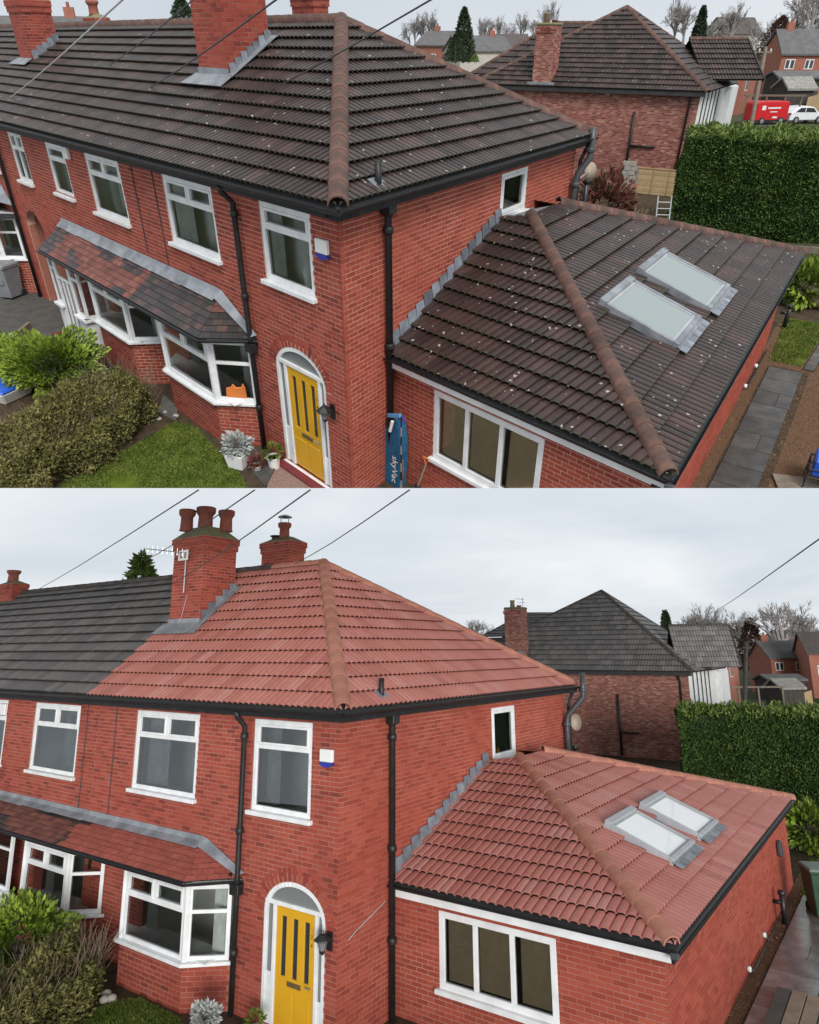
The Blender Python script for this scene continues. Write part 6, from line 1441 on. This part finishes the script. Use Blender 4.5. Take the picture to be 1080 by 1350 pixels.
def far_house(name, label, corner, t_, yaw, w, dpt, he, hr, wm, rm, windows=(), gable=True, chim=None, group=None):
    """corner: (px, py) of the near left eave, depth t_; yaw turns the front away from the camera"""
    e_ = PL.pt(*corner, t_); u = (PL.hr * math.cos(yaw) + PL.hf * math.sin(yaw)).normalized(); F = upright((e_.x, e_.y, e_.z - he), u)
    t = thing(name, label, 'house', F.o, group)
    MB().box(F, 0, w, -3, he, -dpt, 0).build('wall', wm, t)
    rf = MB(); o = .25
    if gable:
        rf.hexa([F.p(-o, he - .1, o), F.p(w + o, he - .1, o), F.p(w + o, he + hr, -dpt / 2), F.p(-o, he + hr, -dpt / 2), F.p(-o, he + .1, o), F.p(w + o, he + .1, o), F.p(w + o, he + hr + .2, -dpt / 2), F.p(-o, he + hr + .2, -dpt / 2)])
        rf.hexa([F.p(w + o, he - .1, -dpt - o), F.p(-o, he - .1, -dpt - o), F.p(-o, he + hr, -dpt / 2 - .001), F.p(w + o, he + hr, -dpt / 2 - .001), F.p(w + o, he + .1, -dpt - o), F.p(-o, he + .1, -dpt - o), F.p(-o, he + hr + .2, -dpt / 2 - .001), F.p(w + o, he + hr + .2, -dpt / 2 - .001)])
        for x in (0.0, w): MB().poly(F.p(x, he, 0), F.p(x, he, -dpt), F.p(x, he + hr, -dpt / 2)).build('gable', wm, t)
    else:
        rf.add([F.p(-o, he, o), F.p(w + o, he, o), F.p(w + o, he, -dpt - o), F.p(-o, he, -dpt - o), F.p(w * .3, he + hr, -dpt / 2), F.p(w * .7, he + hr, -dpt / 2)], [(0, 1, 5, 4), (1, 2, 5), (2, 3, 4, 5), (3, 0, 4)])
    r_ = rf.build('roof', rm, t)
    for x0, x1, y0, y1 in windows:
        wn_ = MB().box(F, x0, x1, y0, y1, -.1, .03).build('window', 'upvc', t); k = (x1 - x0); m_ = max(1, int(round(k / .7)))
        for i in range(m_): MB().box(F, x0 + k * i / m_ + .09, x0 + k * (i + 1) / m_ - .09, y0 + .1, y1 - .1, -.1, .036).build('pane', 'car_glass', wn_)
    if chim is not None:
        c_ = MB().box(F, chim - .45, chim + .45, he + hr - .8, he + hr + .9, -dpt / 2 - .3, -dpt / 2 + .3).build('chimney', 'far_brick', t); MB().lathe(F.p(chim, he + hr + .9, -dpt / 2), [(.16, 0), (.14, .4), (.12, .4)], 10).build('chimney_pot', 'clay_pot', c_)
    return t, F
def vehicle(label, name, base, u, L_, H, wdt, prof, m, glass, cat, wheels):
    t = thing(name, label, cat, base); F = upright(base, u)
    MB().prism(F, prof, -wdt, 0).build('body', m, t, bevel=.06)
    for gpoly in glass: MB().prism(F, gpoly, .001, .012).build('side_window', 'car_glass', t)
    for x in wheels:
        for c in (-wdt + .08, -.02):
            w = MB().lathe(F.p(x, .32, c - .10), [(.32, 0), (.33, .03), (.33, .17), (.30, .20)], 18, F.n).build('wheel', 'rubber', t, smooth=True); MB().lathe(F.p(x, .32, c + .09), [(.2, 0), (.19, .02), (.05, .025)], 14, F.n).build('rim', 'steel', w)
    return t, F
TREE_A = ['large bare tree behind the distant brick semi with chimney', 'bare tree behind the distant grey roofed house', 'bare tree between slim conifer and distant grey roofed house', 'bare tree just beside the slim dark conifer behind the hip', 'bare tree next to the rusty brown conifer', 'bare tree past the chimney of the distant brick semi', 'thin bare tree directly behind the brick chimney with pale pot', '', '', '', '', 'tall bare tree behind the slim dark conifer', 'bare tree rising behind the wooden telegraph pole', 'tall bare tree over the right half of the brick semi roof', '', '', 'bare tree above the distant gable beside the poplars']
TREE_B = ['big round bare tree above the distant brick semi', '', '', 'bare tree just beside the brown conifer over the timbered front', '', 'bare tree above the steep brick gable end', 'lone bare tree beside the chimney of the grey hipped house', 'bare tree behind the chimney of the distant brick semi', '', 'bare tree between brown conifer and big round tree']
def build_beyond():
    old = PL.old; g = PL.g
    F, bh = back_house()
    pt = PL.pt
    def far_tree(px, py_top, py_base, t_, kind, label, grp=None, spin=0.0):
        b = pt(px, py_base, t_); tp = pt(px, py_top, t_); bare_tree(label, b, tp.z - b.z, kind, group=grp, spin=spin)
    hz = 51 if old else 858
    if old:
        road = sheet('road', [xy(PL.ground(*p)) for p in ((985, 170), (1080, 158), (1250, 165), (1250, 150), (1040, 148), (985, 150))], .0, 'tarmac')
        far_house('brick_house', 'brick house with side gable beyond the timbered house', (985, 92), 72, .95, 5.5, 7.5, 5.6, 2.6, 'far_brick', 'far_roof_brown', [(1, 2.2, 3.6, 4.7)])
        far_house('brick_house', 'distant brick semi with two white windows and grey roof', (1032, 72), 88, -.05, 9, 7, 5.0, 2.6, 'far_brick', 'far_roof', [(.6, 1.8, 3.4, 4.5), (3.1, 4.2, 3.4, 4.5), (.4, 2.4, .9, 1.9)], chim=1.5)
        far_house('garden_shed', 'low grey outbuilding in front of the distant brick semi', (1028, 103), 80, .1, 5.2, 3, 1.9, .5, 'shed_dark', 'far_roof', [])
        far_house('garden_shed', 'small dark shed with pale gabled roof by the parked vehicles', (1040, 118), 70, .2, 3.0, 2.4, 1.9, .9, 'shed_dark', 'concrete', [])
        far_house('distant_house', 'distant grey roofed house among bare trees, right of the hip', (955, 45), 150, .2, 9, 8, 3, 3.0, 'render_cream', 'far_roof_brown', [(3, 4.5, .8, 2)])
        far_house('distant_house', 'distant red brick house showing its gable between conifer and old roof', (548, 60), 120, -.5, 8, 9, 4, 2.0, 'far_brick', 'far_roof', [(2, 4, 1.5, 2.8)], chim=2)
        far_house('distant_house', 'distant slate roofed house behind the narrow conifer', (607, 68), 110, .3, 9, 8, 4, 2.0, 'render_cream', 'far_roof', [(5, 6.5, 1, 2.4)], chim=7)
        far_house('distant_house', 'distant dark roofed house just above the old ridge tiles', (640, 66), 118, .1, 8, 8, 4, 2.2, 'far_brick', 'far_roof_brown', [(2, 3, 1, 2)])
        far_house('distant_house', 'pale grey roofed house beyond the far end of the terrace', (-60, 62), 60, .25, 12, 8, 5, 2.2, 'render_cream', 'far_roof', [(9, 10, 2, 3.4)], chim=9.5)
        for px, yt, t_, r, m, lb in ((610, 12, 95, 2.1, 'dark_leaf', 'tall dark conifer beyond the old roof'), (600, 45, 85, 1.8, 'dark_leaf', 'shorter bushy conifer in front of the tall dark conifer'), (914, 10, 120, 1.9, 'dark_leaf', 'slim dark conifer rising behind the brick house roof'), (617, 68, 84, .7, 'dark_leaf', 'narrow dark conifer beside the slate roofed house'), (626, 70, 83, .7, 'conifer_new', 'narrow light green conifer beside the slate roofed house'), (1018, 22, 110, 4.2, 'rust_leaf', 'rusty brown conifer among the bare trees'), (250, -2, 60, 2.5, 'dark_leaf', 'dark conifer behind the terrace ridge next to the chimney')):
            b = pt(px, 82, t_); h = pt(px, yt, t_).z - b.z; conifer(lb, b, h, r, m, int(px), n=6000, size=h * .022)
        for i, (px, yt, yb, t_, k) in enumerate(((1050, -25, 78, 105, 0), (960, 8, 70, 130, 1), (935, 12, 70, 140, 2), (885, 2, 66, 150, 1), (990, 22, 74, 120, 2), (1085, 5, 80, 125, 1), (722, 6, 60, 60, 1), (645, 22, 62, 160, 0), (665, 26, 62, 165, 2), (685, 20, 62, 158, 1), (632, 26, 62, 170, 1), (900, 4, 66, 145, 0), (1020, -5, 78, 118, 2), (1068, -18, 80, 112, 1), (700, 24, 62, 172, 0), (655, 24, 62, 150, 1), (540, 26, 66, 150, 2))):
            far_tree(px, yt, yb, t_, k, TREE_A[i] or 'bare tree in the row above the distant slate roofs', None if TREE_A[i] else 'bare trees above the slate roofs', i * 1.3)
        for px in (548, 557, 565): far_tree(px, 18 + (px % 5) * 2, 66, 140, 1, 'slender bare poplar left of the tall conifer', 'bare poplars', px)
        # vehicles
        b = PL.ground(993, 165); uu = (PL.hr * .97 + PL.hf * .24).normalized()
        sc_ = (pt(1028, 150, (b - PL.C).dot(PL.f)) - pt(993, 150, (b - PL.C).dot(PL.f))).length / 3.6
        b.z = 0
        prof = [(0, .3), (3.55, .3), (3.6, .9), (3.55, 1.85), (3.4, 1.95), (.15, 1.95), (.0, 1.8)]
        v, Fv = vehicle('red delivery van parked in the street', 'delivery_van', b, uu, 4, 2, 1.7, prof, 'red_paint', [], 'van', (.8, 2.9))
        MB().box(Fv, .55, .95, 1.25, 1.62, .002, .02).build('emblem', 'white_paint', v); MB().box(Fv, 1.2, 2.6, 1.35, 1.48, .002, .02).build('lettering_band', 'white_paint', v); MB().box(Fv, 1.5, 2.3, 1.05, 1.13, .002, .02).build('lettering_band', 'white_paint', v); MB().box(Fv, 1.9, 2.4, .55, .7, .002, .02).build('lettering_band', 'white_paint', v)
        MB().box(Fv, .0, 3.6, .3, .42, .003, .03).build('bumper_strip', 'black_plastic', v)
        b2 = b + uu * 3.9
        prof = [(0, .3), (4.1, .3), (4.15, .75), (3.2, .95), (2.5, 1.42), (1.9, 1.5), (.9, 1.46), (.25, 1.05), (0, .9)]
        v, Fv = vehicle('white hatchback car parked behind the red van', 'parked_car', b2, uu, 4, 1.5, 1.7, prof, 'white_paint', [[(.55, 1.02), (1.55, 1.0), (1.55, 1.38), (1.0, 1.38)], [(1.65, 1.0), (2.9, .98), (2.45, 1.34), (1.65, 1.38)]], 'car', (.75, 3.3))
        MB().box(Fv, 3.95, 4.14, .68, .82, -.35, .01).build('headlight', 'steel', v); MB().box(Fv, .0, .08, .8, .95, -.3, .01).build('tail_light', 'red_paint', v)
        for lb, (px, yt, yb, t_) in (('wooden telegraph pole with crossarm beside the timbered house', (1010, 62, 135, 48)),):
            p0, p1 = pt(px - 10, yb, t_), pt(px, yt, t_); tp = thing('telegraph_pole', lb, 'pole', (p0.x, p0.y, 0)); MB().tube([V((p0.x, p0.y, 0)), p1], [.16, .12], 8).build('pole', 'old_wood', tp); MB().bar(p1 - UP * .3 - PL.hr * .5, p1 - UP * .3 + PL.hr * .5, .1, .1).build('crossarm', 'old_wood', tp)
            for s_ in (-.4, .4): MB().lathe(p1 - UP * .25 + PL.hr * s_, [(.05, 0), (.05, .14), (.02, .16)], 8).build('insulator', 'white_plastic', tp)
        f0 = pt(1060, 150, 70); fn = thing('garden_fence', 'tan timber fence running along the street behind the white car', 'fence', (f0.x, f0.y, 0)); Ff = upright((f0.x, f0.y, 0), PL.hr * .6 + PL.hf * .8)
        for k in range(26): MB().box(Ff, .32 * k, .32 * k + .30, 0, 2.0, -.02, .01 * (k % 2)).build('fence_board', 'fence_wood', fn)
        gp = pt(1040, 140, 66); gt = thing('pergola', 'weathered pergola frame with pale crates by the dark shed', 'pergola', (gp.x, gp.y, 0)); Fp = upright((gp.x, gp.y, 0), PL.hr)
        for x in (-4.2, -2.4, -.6, 1.0): MB().box(Fp, x, x + .14, 0, 2.4, -.1, .04).build('post', 'old_wood', gt)
        MB().box(Fp, -4.5, 1.4, 2.3, 2.45, -.12, .06).build('beam', 'old_wood', gt); MB().box(Fp, -2.0, -1.1, 0, 1.3, -.5, -.2).build('crate', 'white_paint', gt)
    else:
        far_house('brick_house', 'brick house with tall side gable beyond the timbered house in the lower street', (958, 868), 74, .95, 5.5, 7.5, 5.6, 2.6, 'far_brick', 'far_roof_brown', [(1, 2.2, 3.6, 4.7)])
        far_house('brick_house', 'distant brick semi with two white windows below the round bare tree', (1016, 868), 92, -.05, 6.0, 7, 4.6, 2.2, 'far_brick', 'far_roof', [(.5, 1.6, 3.0, 4.1), (3.2, 4.2, 3.0, 4.1), (.4, 2.4, .7, 1.7)], chim=1.0)
        far_house('brick_house', 'distant brick house end with steep gable next to the brick semi', (1066, 862), 86, -.3, 6, 8, 5, 2.6, 'far_brick', 'far_roof_brown', [(.8, 1.6, 2.4, 3.6)])
        far_house('garden_shed', 'low pale roofed outbuilding beyond the red roofed house hedge', (1014, 897), 82, .1, 4.6, 3, 1.9, .5, 'shed_dark', 'far_roof', [])
        far_house('garden_shed', 'small dark shed with pale gable roof above the hedge top', (1030, 908), 70, .2, 2.6, 2.4, 1.7, .8, 'shed_dark', 'concrete', [])
        far_house('distant_house', 'distant grey roof behind the brick semi', (1040, 845), 130, .2, 14, 8, 3, 2.0, 'render_cream', 'far_roof', [])
        for px, yt, t_, r, m, lb in ((884, 805, 120, 2.0, 'dark_leaf', 'slim dark conifer behind the grey hip roof'), (996, 815, 110, 3.4, 'rust_leaf', 'brown conifer left of the round bare tree'), (175, 728, 40, 2.4, 'conifer_new', 'loose green conifer behind the terrace ridge')):
            b = pt(px, 885, t_); h = pt(px, yt, t_).z - b.z; conifer(lb, b, h, r, m, int(px), n=6000 if px > 200 else 2600, size=h * (.022 if px > 200 else .03))
        for i, (px, yt, yb, t_, k) in enumerate(((1030, 787, 882, 105, 0), (935, 800, 875, 130, 1), (915, 808, 875, 140, 2), (970, 812, 880, 125, 2), (950, 806, 880, 135, 1), (1075, 815, 885, 125, 1), (628, 813, 870, 150, 0), (1055, 800, 884, 118, 1), (925, 803, 876, 128, 0), (985, 808, 880, 122, 1))):
            far_tree(px, yt, yb, t_, k, TREE_B[i] or 'bare tree above the grey tiled gabled wing', None if TREE_B[i] else 'bare trees above the wing', i * 1.7)
        p0, p1 = pt(977, 940, 48), pt(984, 848, 48); tp = thing('telegraph_pole', 'dark telegraph pole beside the white timbered house front', 'pole', (p0.x, p0.y, 0)); MB().tube([V((p0.x, p0.y, 0)), p1], [.17, .13], 8).build('pole', 'shed_dark', tp); MB().bar(p1 - UP * .3 - PL.hr * .3, p1 - UP * .3 + PL.hr * .3, .1, .1).build('crossarm', 'shed_dark', tp)
        f0 = pt(1062, 925, 60); fn = thing('garden_fence', 'tan timber fence behind the hedge at the street end', 'fence', (f0.x, f0.y, 0)); Ff = upright((f0.x, f0.y, 0), PL.hr * .6 + PL.hf * .8)
        for k in range(14): MB().box(Ff, .32 * k, .32 * k + .30, 0, 2.2, -.02, .01 * (k % 2)).build('fence_board', 'fence_wood', fn)
        gp = pt(1010, 930, 62); gt = thing('pergola', 'weathered pergola frame over the back yards', 'pergola', (gp.x, gp.y, 0)); Fp = upright((gp.x, gp.y, 0), PL.hr)
        for x in (-4.2, -2.4, -.6, 1.6): MB().box(Fp, x, x + .14, 0, 2.6, -.1, .04).build('post', 'old_wood', gt)
        MB().box(Fp, -4.5, 2.0, 2.5, 2.65, -.12, .06).build('beam', 'old_wood', gt)
    # overhead wires
    ws = ((((168, -6), 8), ((-4, 142), 22), 'wire_pale', .012), (((262, -6), 8), ((128, 96), 20), 'wire', .009), (((372, -6), 7), ((176, 128), 17), 'wire', .011), (((578, -6), 7), ((296, 148), 15), 'wire', .010)) if old else \
         ((((262, 646), 9), ((52, 776), 26), 'wire', .010), (((336, 646), 9), ((190, 740), 19.3), 'wire', .010), (((409, 646), 8), ((228, 769), 17.0), 'wire', .010), (((540, 646), 8), ((388, 744), 16.5), 'wire', .009), (((1084, 708), 12), ((940, 808), 44), 'wire', .014))
    for k, (A_, B_, m, r) in enumerate(ws):
        a, b = pt(*A_[0], A_[1]), pt(*B_[0], B_[1]); mid = (a + b) / 2 - UP * .05
        o = MB().tube([a, a.lerp(mid, .5) - UP * .01, mid, mid.lerp(b, .5) - UP * .01, b], r, 5).build('overhead_wire', m, None, loc=b)
        lb = ('pale overhead wire crossing the far end of the dark roof', 'thin dark wire ending on the dark roof slope', 'dark wire passing in front of the dark roof chimney', 'dark wire crossing above the old hip tiles')[k] if old else ('thin wire reaching the grey terrace ridge', 'thin wire passing behind the tall chimney pots', 'wire crossing in front of the tall brick chimney', 'wire coming down to the cleaned red ridge', 'single wire coming down to the grey hipped house')[k]
        tag(o, lb, 'wire')

# ------------------------------------------------------------------ build both places
GU=dict(D=8.615,a=3.745,b=3.910,zr=7.121,w1l=-2.070,w1r=-0.709,w2l=-5.387,w2r=-3.544,w3l=-9.125,w3r=-7.335,wt=4.737,wb=3.512,s0=4.904,s1=6.074,st=4.707,sb=3.878,xy=1.217,xw=5.181,xl=12.922,xz=2.436,tx=0.623,ty=5.179,tz=3.981,x0=1.033,x1=3.269,xb=0.826,xt=2.095,dl=-2.060,dr=-0.632,dt=2.069,bl=-5.551,bc=-3.502,br=-2.827,by=0.552,bt=2.181,bb=0.923,ky=1.931,k0=-6.479,k1=-5.339,q=-0.265)
GL=dict(D=9.199,a=3.459,b=3.254,zr=8.024,w1l=-2.083,w1r=-0.640,w2l=-5.682,w2r=-3.630,w3l=-9.872,w3r=-7.856,wt=4.758,wb=3.215,s0=5.143,s1=6.300,st=4.681,sb=3.558,xy=1.511,xw=4.771,xl=12.820,xz=2.053,tx=0.658,ty=5.132,tz=3.670,x0=0.899,x1=2.980,xb=0.613,xt=1.752,dl=-1.636,dr=-0.630,dt=1.801,bl=-4.878,bc=-3.033,br=-2.406,by=0.509,bt=1.963,bb=0.742,ky=1.483,k0=-6.890,k1=-5.741,q=0.011)
MATS['old_pane'] = MATS['decking']
def trim(place, py, keep_above):
    """the upper place ends on the plane where the lower one's sky begins (and the other way round)"""
    n_ = (place.u + place.f * ((py - PYC) / FPX)).normalized()
    if not keep_above: n_ = -n_
    for o, Mx in place.objs:
        if o.type != 'MESH': continue
        me = o.data; nv = len(me.vertices)
        if nv == 0: continue
        co = np.empty(nv * 3, np.float32); me.vertices.foreach_get('co', co); co = co.reshape(-1, 3)
        M3 = np.array(Mx)[:3, :3]; tr = np.array(Mx)[:3, 3]
        s_ = (co @ M3.T + tr - np.array(place.C)) @ np.array(n_)
        if s_.min() >= -1e-4: continue
        if s_.max() <= 1e-3: bpy.data.objects.remove(o); continue
        if me.users > 1: me = me.copy(); o.data = me
        inv = Mx.inverted(); pc = inv @ place.C; pn = (Mx.to_3x3().transposed() @ n_).normalized()
        bm = bmesh.new(); bm.from_mesh(me)
        bmesh.ops.bisect_plane(bm, geom=bm.verts[:] + bm.edges[:] + bm.faces[:], plane_co=pc, plane_no=pn, clear_inner=True)
        bm.to_mesh(me); bm.free()
import time
for style, pose, M_, g, seed in (('before', POSE_BEFORE, Matrix(), GU, 1), ('after', POSE_AFTER, SLOPE, GL, 2)):
    t0 = time.time()
    PL = Place(style, pose, M_, g, seed); _trees.clear()
    fr = build_terrace(); t1 = time.time()
    build_garden(fr); t2 = time.time(); build_beyond(); t3 = time.time()
    trim(PL, 643.5, style == 'before')
    print(style, 'house %.1f garden %.1f beyond %.1f trim %.1f' % (t1 - t0, t2 - t1, t3 - t2, time.time() - t3), len(PL.objs))
for o in bpy.data.objects:
    if '_loc' in o: del o['_loc']
# a part that lost its mesh to the trim leaves no empty husk behind
for o in list(bpy.data.objects):
    if o.type == 'EMPTY' and not o.children: bpy.data.objects.remove(o)
